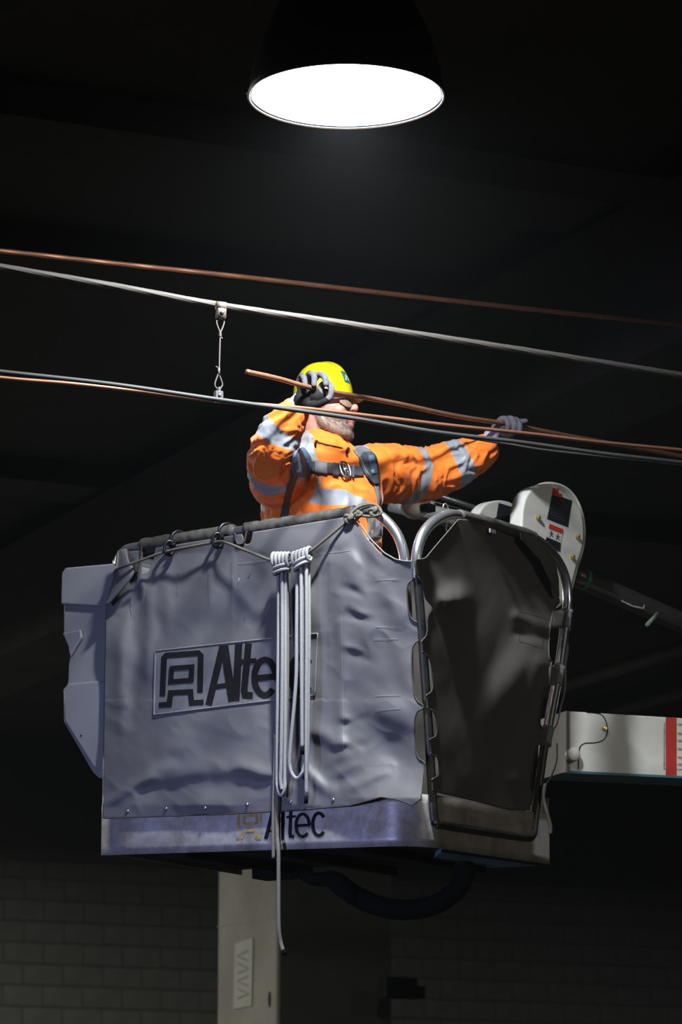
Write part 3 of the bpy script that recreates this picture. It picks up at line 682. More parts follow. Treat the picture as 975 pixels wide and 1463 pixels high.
# -------- the gate screen on the right
def dR(x, y):
    s = 0.011 * fbm(x / 110.0 + 5, y / 150.0, 6.3, 2) + 0.0008 * fbm(x / 22.0, y / 42.0, 2.1, 2)
    for x0, y0, x1, y1, a, w in ((740, 880, 800, 900, .008, 9), (740, 905, 795, 915, -.006, 7), (770, 950, 740, 1110, .010, 14), (610, 800, 640, 860, .008, 10)):
        d, t = seg_d(x, y, x0, y0, x1, y1)
        if d < 3 * w: s += a * math.exp(-(d / w) ** 2)
    u = (x - 600) / 190.0; s -= 0.034 * u + .022 * u * math.exp(-((y - 800) / 70.0) ** 2)  # slope turned away from the lamp to keep the screen dark
    g = lambda t: max(0.0, min(1.0, t)) ** 2 * (3 - 2 * max(0.0, min(1.0, t)))
    s += 0.030 * g((x - 614) / 34.0) * math.exp(-((y - 858) / 20.0) ** 2) * math.exp(-(max(0, x - 655) / 16.0) ** 2)  # step shaped to face the lamp, so a lit patch shows here
    xc = x + (y - 960) * .42; s += 0.040 * g((xc - 690) / 60.0) * math.exp(-((y - 960) / 62.0) ** 2)  # second step shaped for a lit patch, set slantwise
    s += 0.016 * g((x - 745) / 30.0) * math.exp(-((y - 1060) / 70.0) ** 2)
    return 0.034 + s
def Rs(x, y, off=0.0): return Rp(x, y, dR(x, y) + off)
NR = [(824, 914), (934, 992), (1013, 1056), (1078, 1112)]
NR2 = [(862, 944), (978, 1040), (1062, 1128)]
gL = lambda y: ip(y, [799, 824, 915, 1005, 1075, 1140], [593, 594, 603, 611, 616, 619]) + notch(y, NR, 11) + (9 * math.exp(-((y - 868) / 9) ** 2))
gR = lambda y: ip(y, [770, 800, 848, 862, 900, 940, 975, 1010, 1045, 1085, 1155], [752, 772, 800, 799, 792, 789, 785, 780, 775, 769, 758]) - notch(y, NR2, 6)
gtop = lambda x: ip(x, [592, 608, 622, 640, 656, 670, 748, 760, 775, 790, 800], [800, 798, 781, 760, 741, 742, 764, 772, 795, 828, 850])
gbot = lambda x: ip(x, [592, 620, 757, 800], [1130, 1135, 1157, 1158])
gx0 = (594, 799)
def gate_mesh():
    V = []; Fc = []; nx, ny = 110, 180
    for j in range(ny + 1):
        for i in range(nx + 1):
            s = i / nx; x0 = gx0[0] + (gx0[1] - gx0[0]) * s
            t = gtop(x0); y = t + (gbot(x0) - t) * j / ny
            lo = gL(y) if y > 799 else 594; hi = gR(y) if y > 850 else 799
            V.append(Rs(lo + (hi - lo) * s, y))
    for j in range(ny):
        for i in range(nx): q = j * (nx + 1) + i; Fc.append((q, q + nx + 1, q + nx + 2, q + 1))
    return solid(mk('gate_screen', V, Fc, M['canvas_side'], plat), 0.003, -1)
gate_mesh()
edge_tube('edge_piping', [Rs(gL(y), y, .002) for y in np.linspace(804, 1130, 120)], 0.0026, M['canvas_hem'], plat)
edge_tube('edge_piping', [Rs(gR(y), y, .002) for y in np.linspace(856, 1150, 120)], 0.0028, M['canvas_hem'], plat)
lin = [(744, 761), (766, 767), (783, 783), (794, 803), (799, 826), (800, 852), (796, 850), (772, 800), (746, 772)]
V, Fc = prism([Rp(x, y, .024) for x, y in lin][::-1], BU, .003); mk('gate_screen_lining', V, Fc, pbr('lining', (.035, .032, .026), .6, noise=(10, .6)), plat, False)
edge_tube('edge_piping', [Rs(x, gtop(x), .002) for x in np.linspace(596, 654, 14)], 0.002, M['canvas_side'], plat)
edge_tube('edge_piping', [Rs(x, gtop(x), .002) for x in np.linspace(750, 798, 14)], 0.003, M['canvas_hem'], plat)
# hem over the gate's top tube, and the straps round its far tube
V, Fc = tubevf(cr([Rp(656, 737), Rp(705, 749.5), Rp(750, 763), Rp(762, 768)], 10), [.0225, .021, .022, .021, .023, .021, .022], n=20); mk('hem_sleeve', V, Fc, M['canvas_hem'], plat)
for ya, yb in ((872, 898), (953, 979), (1040, 1064)):
    xs = lambda y: ip(y, [840, 875, 950, 1010, 1060, 1110], [811, 810, 800, 789, 780, 772])
    pts = [Rp(xs(y), y, 0) for y in np.linspace(ya, yb, 7)]
    V, Fc = tubevf(pts, [.0245, .0215, .0225, .021, .022, .0215, .0235], n=20)
    st = mk('strap', V, Fc, M['canvas_light'], plat)
    V = []; 
    for y in np.linspace(ya, yb, 7):
        for k in range(5): t = k / 4; V.append(Rs(gR(y) - 2, y, .001) * (1 - t) + Rp(xs(y), y, .0215) * t)
    Fc = [(j * 5 + k, j * 5 + k + 1, j * 5 + k + 6, j * 5 + k + 5) for j in range(6) for k in range(4)]
    solid(mk('strap_web', V, Fc, M['canvas_side'], plat), .002)
edge_tube('loose_strap', [Rp(779, 1120, .03), Rp(777, 1140, .03), Rp(781, 1158, .04), Rp(787, 1180, .05), Rp(787, 1192, .05)], .007, M['canvas_hem'], plat)
edge_tube('loose_edge', [Rp(806, 905, -.02), Rp(812, 925, -.03), Rp(809, 950, -.02), Rp(808, 985, .0), Rp(802, 1010, 0), Rp(796, 1035, 0), Rp(790, 1042, 0)], .003, M['canvas_light'], plat)
edge_tube('loose_edge', [Rp(796, 1062, 0), Rp(796, 1085, 0), Rp(790, 1105, 0), Rp(780, 1120, 0), Rp(772, 1124, 0)], .003, M['canvas_light'], plat)
for pl in ([(745, 838), (772, 850)], [(742, 872), (790, 886)], [(742, 905), (742, 915), (775, 924), (776, 912)], [(746, 948), (746, 956), (772, 963), (774, 952)]):
    V, Fc = stroke(pl, 0.7, lambda x, y: Rs(x, y, .002), step=3); mk('stitching', V, Fc, M['canvas_hem'], plat)
# -------- white moulded tool box hung on the far left end
def facebox(name, px, off, depth, mat, parent, bw=.006):
    V, Fc = prism([Fp(x, y, off) for x, y in px][::-1], BV, depth); return bevel(mk(name, V, Fc, mat, parent, False), bw, 3, 30)
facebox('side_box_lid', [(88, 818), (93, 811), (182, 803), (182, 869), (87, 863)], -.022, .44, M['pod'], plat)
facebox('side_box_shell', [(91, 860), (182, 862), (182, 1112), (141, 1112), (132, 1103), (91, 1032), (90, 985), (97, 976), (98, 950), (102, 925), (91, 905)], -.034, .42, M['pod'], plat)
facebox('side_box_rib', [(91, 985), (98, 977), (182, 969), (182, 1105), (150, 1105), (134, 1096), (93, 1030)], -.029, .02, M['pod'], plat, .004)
V, Fc = prism([Fp(x, y, -.033) for x, y in ((92, 905), (118, 900), (120, 912), (103, 940), (101, 926))][::-1], -BV, .014); bevel(mk('side_box_dent', V, Fc, M['pod'], plat, False), .006, 2)
mb = MB(); mb.add(*latheve(Fp(116, 1051, -.0285), -BV, [(.004, 0), (.003, .001), (.0003, .001)], 10)); mb.build('drain_hole', M['black'], plat)

# -------- things hanging on the platform
def rail_y(x): return ip(x, [180, 200, 320, 420, 508, 518], [787, 781, 762, 747.5, 733, 731])
def ringpts(c, rx, rz, ax, n=22, a0=0, a1=360):
    return [c + ax * rx * math.cos(rad(a)) + GZ * rz * math.sin(rad(a)) for a in np.linspace(a0, a1, n, endpoint=(a1 - a0) < 359)]
HAX = unit(-BV * .9 + BU * .45)
for i, (x, lab) in enumerate(((256, 'black steel snap hook over the front rail, the farther from the worker'), (325, 'black steel snap hook over the front rail, the nearer to the worker'))):
    top = Fp(x, rail_y(x), -.03)
    h = empty('snap_hook', top, lab, 'hook', 'snap hooks holding the olive cord')
    c = top - GZ * .004
    tube('rail_hook', ringpts(c, .034, .037, HAX, 24, -75, 250), .0065, M['black_steel'], h, n=10)
    lx = (242, 311)[i]; ly = (783, 772)[i]
    tube('cord_ring', ringpts(Fp(lx, ly, .020), .018, .025, unit(-BV * .75 + BU * .66)), .0068, M['black_steel'], h, n=10, closed=True)
    tube('shank', cr([c - BV * .034 - GZ * .005, Fp((lx + x) / 2, ly - 4, .02), Fp(lx + 4, ly - 6, .02)], 5), .0058, M['black_steel'], h, n=10)
cordp = cr([Fp(163, 822, .0), Fp(166, 814, .03), Fp(180, 808, .055), Fp(200, 801, .045), Fp(222, 793, .035), Fp(242, 787, .030), Fp(275, 780.5, .035), Fp(311, 774, .030), Fp(325, 776, .045), Fp(355, 788, .055), Fp(393, 802, .06), Fp(415, 800, .062), Fp(438, 791, .06), Fp(462, 773, .04), Fp(485, 754, .025), Fp(502, 739, .012)], 8)
cd_ = empty('olive_cord', Fp(330, 780, .04), 'olive cord threaded through two black hooks and knotted to the front rail bend', 'cord')
tube('cord', cordp, .0052, M['cord'], cd_, n=10)
def knot(c, s, r, rot, name='knot'):
    pts = []
    ax = [BU, -BV, GZ]
    for a in np.linspace(0, 2 * math.pi, 60, endpoint=False):
        x = (2 + math.cos(3 * a)) * math.cos(2 * a + rot); y = (2 + math.cos(3 * a)) * math.sin(2 * a + rot); z = math.sin(3 * a) * 1.2
        pts.append(c + ax[0] * x * s * 1.15 + ax[2] * y * s + ax[1] * z * s)
    V, Fc = tubevf(pts, r, n=9, closed=True); mk(name, V, Fc, M['cord'], cd_)
knot(Fp(499, 741, .02), .0048, .0072, .3); knot(Fp(512, 735, .018), .0034, .0062, 1.2); knot(Fp(534, 731, -.005), .0046, .0068, 2.1)
tube('cord_tail', cr([Fp(498, 742, .03), Fp(505, 730, .01), Fp(520, 722, -.01), Fp(538, 722, -.01), Fp(545, 734, .0), Fp(530, 738, .0), Fp(512, 736, .02)], 6), .0052, M['cord'], cd_, n=9)
tube('cord_tail', cr([Fp(500, 737, .02), Fp(512, 723, -.01), Fp(526, 719, -.03), Fp(540, 724, -.02)], 6), .005, M['cord'], cd_, n=9)
RR = .0063
def strand(name, pts, root, mat='rope', off=.045, r=RR):
    p3 = cr([Fp(x, y, (q[0] if q else off)) for x, y, *q in pts], 10)
    return tube(name, p3, r, M[mat], root, n=10, lobes=5, lamp=.05, pitch=.02)
for hx, hy, xs, lab, tilt in ((403, 802, (398.5, 404.5, 409.5), 'white braided rope hank on the olive cord with a long grey tail trailing below', 1.0), (432, 794, (425, 431.5, 437.5, 441.5), 'white braided rope hank on the olive cord, ending in two short black taped tips', -4.0)):
    rh = empty('rope_hank', Fp(hx, hy, .05), lab, 'rope', 'white rope hanks')
    for k in range(5):
        x = hx - 11 + k * 5.2; y = hy + (1.5 if tilt > 0 else 5) - (k - 2) * (.0 if tilt > 0 else 1.8) - 4
        tube('coil_over_cord', ringpts(Fp(x, y, .058), .0135, .023, unit(-BV + BU * .1), 16), RR * .95, M['rope'], rh, n=9, closed=True)
    for k in range(2):
        c = Fp(hx, hy + 8 + k * 7, .055)
        pts = [c + BU * -(.0285 * math.cos(a)) - BV * .020 * math.sin(a) + GZ * (.006 * math.cos(a) * (1 if tilt > 0 else 2.2)) for a in np.linspace(0, 2 * math.pi, 24, endpoint=False)]
        tube('coil_round_strands', pts, RR, M['rope'], rh, n=9, closed=True)
    if tilt > 0:
        strand('strand', [(398, 812), (398, 900), (397, 1000), (396, 1100, .04), (397, 1125, .045), (402, 1136, .05), (407, 1126, .05), (407, 1100), (408, 1000), (408, 900), (408, 812)], rh)
        strand('strand', [(403.5, 812, .055), (403.5, 950, .055), (402, 1080, .055), (401, 1112, .055), (403, 1128, .055)], rh)
        strand('strand', [(410, 812, .035), (411, 950, .03), (408, 1080, .035), (407, 1130, .03), (404, 1137, .04)], rh, 'rope_dirty')
        strand('tail', [(395, 1050, .035), (392, 1120, .03), (390.5, 1180, .03), (391, 1226, .03)], rh, 'rope_dirty')
        strand('long_tail', [(399, 1080, .03), (396, 1140, .03), (396, 1190, .03), (398, 1220, .035), (398, 1280, .035), (398.5, 1325, .035), (401, 1345, .03), (405, 1359, .03)], rh, 'rope_dirty', r=.0068)
        tube('taped_end', [Fp(404.5, 1357.5, .03), Fp(408, 1364, .03)], .0075, M['black'], rh, n=10)
    else:
        strand('strand', [(425, 806, .05), (424, 900, .05), (423, 975, .05), (415, 1070, .05), (415, 1098, .05), (423, 1112, .05), (431, 1106, .05), (434, 1088, .045), (433.5, 1000, .04), (433, 806, .04)], rh)
        strand('strand', [(430.5, 806, .06), (431, 900, .06), (431.5, 1000, .06), (432, 1068, .06)], rh)
        strand('strand', [(438, 806, .055), (438.5, 900, .055), (438, 1000, .055), (438, 1138, .055)], rh)
        strand('strand', [(441.5, 806, .035), (442, 900, .035), (441, 960, .035), (440, 1060, .035), (438, 1100, .035)], rh)
        tube('taped_end', [Fp(432, 1067, .06), Fp(432, 1078, .06)], .0072, M['black'], rh, n=10)
        tube('taped_end', [Fp(438, 1137, .055), Fp(437.5, 1148, .055)], .0072, M['black'], rh, n=10)
# small steel snap clips on the gate rail
for x, y, lab in ((637, 727, 'small steel clip standing on top of the gate rail beside the bent tube'), (642, 755, 'small steel clip dangling under the gate rail bend in the dark gap')):
    sc_ = empty('steel_clip', Rp(x, y, 0), lab, 'clip', 'steel clips on the gate rail')
    c = Rp(x, y, -.01 if y < 740 else .0)
    tube('clip_ring', ringpts(c, .012, .018, unit(BV + BU * -.3)), .0028, M['steel'], sc_, n=8, closed=True)
    tube('clip_gate', [c - GZ * .018, c - GZ * .03 + BV * .01], .004, M['steel'], sc_, n=8)
V, Fc = boxvf(Rp(704, 759, .026), (.003, .018, .007), [BU, BV, GZ]); mk('torn_tab', V, Fc, M['canvas_light'], plat, False)

# corrugated hose hanging under the platform
hp = cr([P(432, 1249, 11.75), P(450, 1256, 11.72), P(475, 1257, 11.7), P(505, 1278, 11.68), P(540, 1294, 11.65), P(580, 1300, 11.62), P(620, 1293, 11.6), P(650, 1274, 11.6), P(664, 1252, 11.6), P(664, 1238, 11.62)], 26)
hr = [.034 * (1 + .07 * (1 if i % 3 else -1)) * ip(i, [0, 40, 60], [.55, .7, 1]) for i in range(len(hp))]
tag(tube('hose', hp, hr, M['black'], n=16), 'black corrugated hose looping down beneath the platform floor', 'hose')

# ------------------------------------------------------------------ booms behind the platform
bo = empty('lower_boom', P(880, 1060, 12.5), 'white box section boom with a red band and teal underside reaching out beyond the platform', 'boom')
B1 = P(814, 1016, 12.3); bd = unit(np.array([math.cos(rad(22)), math.sin(rad(22)), 0])); bn = np.array([bd[1], -bd[0], 0])
def Bp(x, y, off=0.0): return onplane(x, y, B1 + bn * off, bn)
be = Bp(1160, 1036); hb = (Bp(814, 1016) - Bp(814, 1105))[2]
tl = Bp(814, 1016); tr = Bp(1160, 1037); brr = Bp(1160, 1119); bll = Bp(814, 1103)
V, Fc = prism([tl, bll, brr, tr], -bn, .22); o = bevel(mk('boom_tube', V, Fc, M['white_paint'], bo, False), .006, 3)
V, Fc = prism([Bp(804, 1104, .002), Bp(1160, 1120.5, .002), Bp(1160, 1118, .002), Bp(814, 1101, .002)], -bn, .2); mk('teal_underside', V, Fc, M['teal'], bo, False)
# end cap: grey side going back from the near edge
e2 = -bn * .24 - bd * 0.0
capv = [tl + bn * .0, bll, bll + e2, tl + e2]
V, Fc = prism([p - bd * .001 for p in capv], -bd, .012); mk('end_plate', V, Fc, pbr('end_plate_grey', (.2, .2, .18), .6), bo, False)
V, Fc = latheve(Bp(817, 1079, .0), bn, [(.026, 0), (.026, .02), (.02, .026), (.0005, .026)], 20); mk('pivot_pin', V, Fc, M['white_paint'], bo)
V, Fc = latheve(Bp(864, 1041, .001), bn, [(.009, 0), (.009, .012), (.006, .014), (.0005, .014)], 6); mk('bolt', V, Fc, M['brass'], bo, False)
grv = [(838, 1017.5), (858, 1020), (866, 1030), (868.5, 1044), (864, 1056), (852, 1061), (836, 1062), (829, 1068), (827.5, 1080), (827, 1099)]
gp_ = [tuple(q[:2]) for q in cr([(x, y, 0) for x, y in grv], 5)]
V, Fc = stroke(gp_, 1.5, lambda x, y: Bp(x, y, .0012), step=4); mk('panel_gap', V, Fc, M['black'], bo, False)
mb = MB(); mb.add(*stroke([(959.5, 1025), (959.5, 1107.5)], 15.5, lambda x, y: Bp(x, y, .0012), step=20)); mb.build('red_band', M['red'], bo, False)
mb = MB()
for yy in (1035, 1048, 1058, 1070, 1082, 1092): mb.add(*stroke([(969, yy), (984, yy + 1)], 3.2, lambda x, y: Bp(x, y, .001), step=8))
mb.add(*stroke([(950, 1032), (949.5, 1100)], 2.2, lambda x, y: Bp(x, y, .001), step=8)); mb.add(*stroke([(950, 1098), (984, 1100)], 1.6, lambda x, y: Bp(x, y, .001), step=8))
mb.build('worn_decal', M['grime'], bo, False)

# jib joint with its white rounded covers
jt = empty('jib_joint', P(788, 770, 12.5), 'white rounded jib joint cover with warning labels and yellow bolts behind the gate rail', 'joint cover')
ja = rad(50); jd = np.array([math.cos(ja), math.sin(ja), 0]); jn = np.array([jd[1], -jd[0], 0])
J0 = P(785, 760, 12.35)
def Jp(x, y, off=0.0): return onplane(x, y, J0 + jn * off, jn)
out = [(q[0], q[1]) for q in cr([(x, y, 0) for x, y in ((749, 720), (757, 702), (771, 693), (790, 691), (808, 697), (822, 711), (831, 731), (835, 756), (833, 782), (824, 812), (812, 850), (785, 870), (752, 850), (746, 800), (746, 755))], 5, closed=True)]
V, Fc = prism([Jp(x, y) for x, y in out], -jn, .062); bevel(mk('cover', V, Fc, M['white_paint'], jt, False), .008, 3, 50)
V, Fc = tubevf([Jp(x, y, -.05) for x, y in out], .006, n=8, closed=True); mk('cover_lip', V, Fc, M['white_paint'], jt)
jc = Jp(786, 752)
V, Fc = latheve(jc - jn * .06, -jn, [(.082, 0), (.082, .045), (.088, .045), (.088, .058), (.05, .058), (.05, .13)], 32); mk('collar', V, Fc, M['white_paint'], jt)
V, Fc = latheve(jc - jn * .11, -jn, [(.001, 0), (.068, 0), (.068, .13), (.001, .13)], 28); mk('hub', V, Fc, M['black'], jt)
V, Fc = prism([Jp(788 + (x - 788) * .80, 752 + (y - 760) * .72, 0) - jn * .235 for x, y in out], -jn, .05); bevel(mk('far_cover', V, Fc, M['white_paint'], jt, False), .006, 2, 50)
def Jd(name, q, off, mat, parent=None): 
    V = [Jp(x, y, off) for x, y in q]; Vb = [Jp(x, y, off - .0008) for x, y in q]
    return mk(name, V + Vb, [tuple(range(len(q))), tuple(range(2 * len(q) - 1, len(q) - 1, -1))], mat, parent or jt, False)
L1 = Jd('warning_label', [(791, 697), (797, 700), (800, 707), (806, 711), (812, 713), (818, 715), (812, 753), (782, 741), (788, 713)], .0015, M['label_black'])
Jd('red_header', [(792, 697.5), (800, 698), (796, 703), (804, 706), (803, 711), (789.5, 707)], .0028, M['label_red'], L1)
tx = MB()
for k in range(7): tx.add(*stroke([(789 - k * .7, 716 + k * 3.6), (812 - k * .7, 723.5 + k * 3.6)], .5, lambda x, y: Jp(x, y, .0026), step=8))
tx.build('small_print', pbr('small_print_grey', (.09, .09, .1), .6), L1, False)
L2 = Jd('danger_label', [(785.5, 748), (805, 756), (800, 787), (778.5, 777)], .0015, M['label_white'])
Jd('red_header', [(785.5, 748), (805, 756), (804, 762.5), (784.3, 754.5)], .0028, M['label_red'], L2)
Jd('text_block', [(781.3, 767), (801.5, 775.5), (800, 787), (778.5, 777)], .0028, M['label_black'], L2)
tx = MB()
for (cx, cy) in ((788.5, 762), (797.5, 766.5)):
    tx.add(*stroke([(cx, cy - 3.5), (cx + .2, cy - 2.4)], 2.2, lambda x, y: Jp(x, y, .0026))); tx.add(*stroke([(cx, cy - 1.5), (cx - .5, cy + 2.5)], 1.6, lambda x, y: Jp(x, y, .0026)))
    tx.add(*stroke([(cx - 3.2, cy - 1), (cx + 3, cy + .6)], .9, lambda x, y: Jp(x, y, .0026))); tx.add(*stroke([(cx - 3, cy + 4.6), (cx - .5, cy + 2), (cx + 2.6, cy + 5)], .9, lambda x, y: Jp(x, y, .0026)))
tx.build('pictogram', M['label_black'], L2, False)
for x, y in ((768, 740), (824.5, 767), (817, 796)):
    V, Fc = latheve(Jp(x, y, .0), jn, [(.010, 0), (.010, .009), (.006, .014), (.0005, .014)], 8); mk('bolt', V, Fc, M['brass'], jt, False)
# decal on the far cover
fo = -.199
V = [Jp(x, y, 0) - jn * .2345 for x, y in ((772 + 12, 706), (804, 712), (796, 736), (780, 732))]
mk('far_label', V + [p - jn * .0008 for p in V], [(0, 1, 2, 3), (7, 6, 5, 4)], M['label_black'], jt, False)
# dark pole with green tape
pa = P(812, 818, 12.75); pb = P(1170, 975, 13.5)
po = empty('insulated_pole', (pa + pb) / 2, 'black scuffed pole with a green tape band slanting down beyond the jib joint', 'pole')
tube('pole', [pa + (pb - pa) * t for t in np.linspace(0, 1, 20)], .040, M['blackp'], po, n=24)
pd = unit(pb - pa)
for k, (x0, L_) in enumerate(((.055, .016),)):
    c = pa + (pb - pa) * x0; V, Fc = tubevf([c, c + pd * L_], .0415, n=24); mk('green_tape_band', V, Fc, M['green'], po)
sc1 = P(941, 876, 12.85); tube('lever', [sc1, P(925, 893, 12.7)], .008, pbr('lever_green', (.2, .27, .2), .6), po, n=8); 
mb = MB()
def Pp(x, y): return onplane(x, y, pa - np.array([0, .050, 0]), unit(np.array([pd[1], -pd[0], 0])))
mb.add(*stroke([(888, 858), (905, 866), (920, 869), (921, 864)], 1.8, Pp, step=4)); mb.build('paint_scuff', M['grime'], po, False)
# inner jib tube running from the platform to the joint
ja_ = P(560, 716, 12.45); jb_ = P(742, 764, 12.62)
ji = empty('jib_tube', (ja_ + jb_) / 2, 'olive grey jib tube running behind the worker to the white joint', 'boom')
tube('tube', [ja_, jb_], .040, pbr('olive_grey_paint', (.2, .205, .19), .5, noise=(12, .5), col2=(.14, .14, .12)), ji, n=24)
V, Fc = tubevf([P(620, 706, 12.42), P(790, 762, 12.66)], .010, n=10); mk('hydraulic_line', V, Fc, M['blackp'], ji)
V, Fc = latheve(P(590, 720, 12.28), unit(np.array([.35, -.9, .1])), [(.001, 0), (.06, 0), (.06, .03), (.05, .036), (.001, .036)], 28); mk('end_disc', V, Fc, pbr('pale_disc', (.6, .64, .64), .4, .2), ji)
V, Fc = boxvf(P(612, 726, 12.25), (.022, .02, .014), [jd, -jn, GZ]); bevel(mk('buckle_bracket', V, Fc, M['black_steel'], ji, False), .003)
# ------------------------------------------------------------------ the worker
PSI = rad(25)
TL = np.array([math.cos(PSI), math.sin(PSI), 0]); TF = np.array([math.sin(PSI), -math.cos(PSI), 0])
S0 = P(459, 655, 11.76)
def T(l, f, z): return S0 + TL * l + TF * f + GZ * z
zfl = zfloor(WF * .5, WR * .5) + 0.033
man = empty('person', np.array([S0[0], S0[1], zfl]), 'person in orange reflective jacket and yellow helmet reaching up to hold the copper rod', 'person')
HC = P(465, 584, 11.73)
HY = rad(70); hf = np.array([math.sin(HY), -math.cos(HY), 0.0]); hf = unit(hf + GZ * 0.03)
hl = unit(np.cross(GZ, hf)); hu = np.cross(hf, hl)
HX = [hf, hl, hu]
def Hd(x, y, z): return HC + hf * x + hl * y + hu * z
# arm joints
RS, RE, RWr = P(402, 688, 11.66), P(392, 650, 11.42), P(428, 584, 11.335)
LS, LE, LWr = P(530, 668, 11.83), P(606, 672, 12.00), P(700, 629, 12.03)
hipc = T(0, 0, -.52)
def tap(mb, pts, rs, n=14, sm=5):
    V, Fc = tubevf(cr(pts, sm), rs, n=n); mb.add(V, Fc); mb.add(*ell(pts[0], (rs[0],) * 3, None, 12, 8)); mb.add(*ell(pts[-1], (rs[-1],) * 3, None, 12, 8))
def rings(mb, R, n=32):
    V = []
    for z, a, b, f in R:
        for k in range(n):
            t = 2 * math.pi * k / n; c, s = math.cos(t), math.sin(t)
            V.append(T(a * math.copysign(abs(c) ** .85, c), f + b * math.copysign(abs(s) ** .85, s), z))
    Fc = [(i * n + k, i * n + (k + 1) % n, (i + 1) * n + (k + 1) % n, (i + 1) * n + k) for i in range(len(R) - 1) for k in range(n)]
    Fc += [tuple(range(n))[::-1], tuple((len(R) - 1) * n + k for k in range(n))]
    mb.add(V, Fc)
# ---- body: one continuous surface from the crown to the ankles
b = MB()
b.add(*ell(Hd(-.012, 0, .035), (.098, .076, .085), HX, 28, 18))
b.add(*ell(Hd(.035, 0, -.02), (.062, .060, .080), HX, 24, 16))
b.add(*ell(Hd(.045, 0, -.075), (.048, .046, .040), HX, 20, 12))
b.add(*ell(Hd(.078, 0, -.100), (.022, .026, .020), HX, 16, 10))
for s in (-1, 1):
    tap(b, [Hd(.0, s * .058, -.035), Hd(.02, s * .056, -.07), Hd(.062, s * .034, -.098), Hd(.082, s * .012, -.104)], [.020, .021, .018, .017], 12)
    b.add(*ell(Hd(.060, s * .038, -.022), (.030, .022, .026), HX, 14, 10))
    b.add(*ell(Hd(.088, s * .016, -.052), (.014, .018, .016), HX, 12, 8))
    tap(b, [Hd(.088, s * .008, .030), Hd(.084, s * .034, .033), Hd(.062, s * .055, .026)], [.012, .012, .010], 10)
    b.add(*ell(Hd(.079, s * .031, .012), (.013, .016, .011), HX, 12, 8))
    # ear
    b.add(*ell(Hd(-.008, s * .074, -.005), (.017, .007, .030), [unit(hf + hl * -s * .4), hl, hu], 14, 10))
    V, Fc = tubevf([Hd(-.008 + .017 * math.cos(a), s * (.080 + .003 * math.cos(a)), -.003 + .029 * math.sin(a)) for a in np.linspace(-1.2, 4.0, 16)], .0042, n=8); b.add(V, Fc)
    b.add(*ell(Hd(.108, s * .011, -.016), (.010, .008, .008), HX, 10, 8))
tap(b, [Hd(.090, 0, .026), Hd(.101, 0, .008), Hd(.113, 0, -.008), Hd(.112, 0, -.014)], [.008, .0095, .0125, .0125], 12)
tap(b, [Hd(.086, -.022, -.062), Hd(.100, -.008, -.058), Hd(.100, .008, -.058), Hd(.086, .022, -.062)], [.005, .0075, .0075, .005], 10)
tap(b, [Hd(.084, -.020, -.066), Hd(.096, -.008, -.072), Hd(.096, .008, -.072), Hd(.084, .020, -.066)], [.005, .008, .008, .005], 10)
tap(b, [Hd(-.02, 0, -.03), Hd(-.022, 0, -.08), T(.01, .01, .03), T(0, 0, -.06)], [.066, .062, .068, .085], 20)
rings(b, [(.03, .08, .06, 0), (0, .16, .09, 0), (-.06, .18, .11, .0), (-.2, .175, .125, .01), (-.35, .16, .12, .01), (-.45, .165, .12, 0), (-.56, .165, .115, 0)])
RH, LH = P(439, 570, 11.325), P(705, 618, 12.04)
tap(b, [T(-.16, 0, -.03), RS, RE, (RE + RWr) / 2, RWr, RH], [.06, .055, .045, .042, .028, .026])
tap(b, [T(.16, 0, -.02), LS, LE, (LE + LWr) / 2, LWr, LH], [.06, .055, .045, .042, .026, .018])
for s in (-1, 1):
    hip = T(s * .085, 0, -.56); ank = T(s * .12, .0, 0); ank[2] = zfl + .10; kn = (hip + ank) / 2 + TF * .03
    tap(b, [hip, kn, ank], [.085, .056, .042]); tap(b, [ank, ank - GZ * .05 + TF * .03], [.04, .035])
V, Fc, Nn = remesh(b, 0.0042, 5, .45)
rel = V - HC; lx = rel @ hf; ly = rel @ hl; lz = rel @ hu
inhead = (np.abs(lx) < .16) & (np.abs(lz) < .16) & (np.abs(ly) < .12)
sstep = lambda a, b_, x: np.clip((x - a) / (b_ - a), 0, 1) ** 2 * (3 - 2 * np.clip((x - a) / (b_ - a), 0, 1))
be_ = sstep(-.022, .010, lx) * (1 - sstep(-.042 , -.020, lz + .25 * (lx - .02) * -1 * (lx < .06))) * sstep(-.14, -.115, lz) * inhead
must = sstep(.085, .092, lx) * sstep(-.030, -.040, lz) * inhead * sstep(-.066, -.056, lz)
side = sstep(.010, .000, np.abs(lx - .006) - .010) * sstep(.03, .0, lz) * sstep(.055, .062, np.abs(ly)) * inhead * (lz > -.05)
lipm = sstep(.084, .092, lx) * sstep(.013, .008, np.abs(lz + .065)) * sstep(.024, .018, np.abs(ly)) * inhead
nn = np.array([nz(v[0] * 130, v[1] * 130, v[2] * 130) for v in V[inhead]]); nfull = np.zeros(len(V)); nfull[inhead] = nn
bd_ = np.clip(np.maximum(np.maximum(be_, must * .9), side * .5) + .28 * nfull * (be_ > .05), 0, 1) * (1 - lipm)
body = mk('body', V, Fc, M['skin'], man); attr(body, 'beard', bd_ * .85); attr(body, 'lip', lipm)
# beard hairs
hb_ = MB(); idx = np.where((bd_ > .45))[0]
for i in np.random.choice(idx, min(1500, len(idx) * 2)):
    p = V[i] + (np.random.rand(3) - .5) * .003; n = Nn[i]; d = unit(n * .5 - GZ * .8 + hf * .25 + (np.random.rand(3) - .5) * .7)
    L_ = random.uniform(.006, .013); s_ = unit(np.cross(d, n)) * .00055; t_ = np.cross(unit(s_), d) * .00055
    hb_.add([p + s_, p - s_ * .5 + t_, p - s_ * .5 - t_, p + d * L_ + n * .001], [(0, 1, 3), (1, 2, 3), (2, 0, 3)])
o = hb_.build('beard', M['hair'], man); o['kind'] = 'stuff'
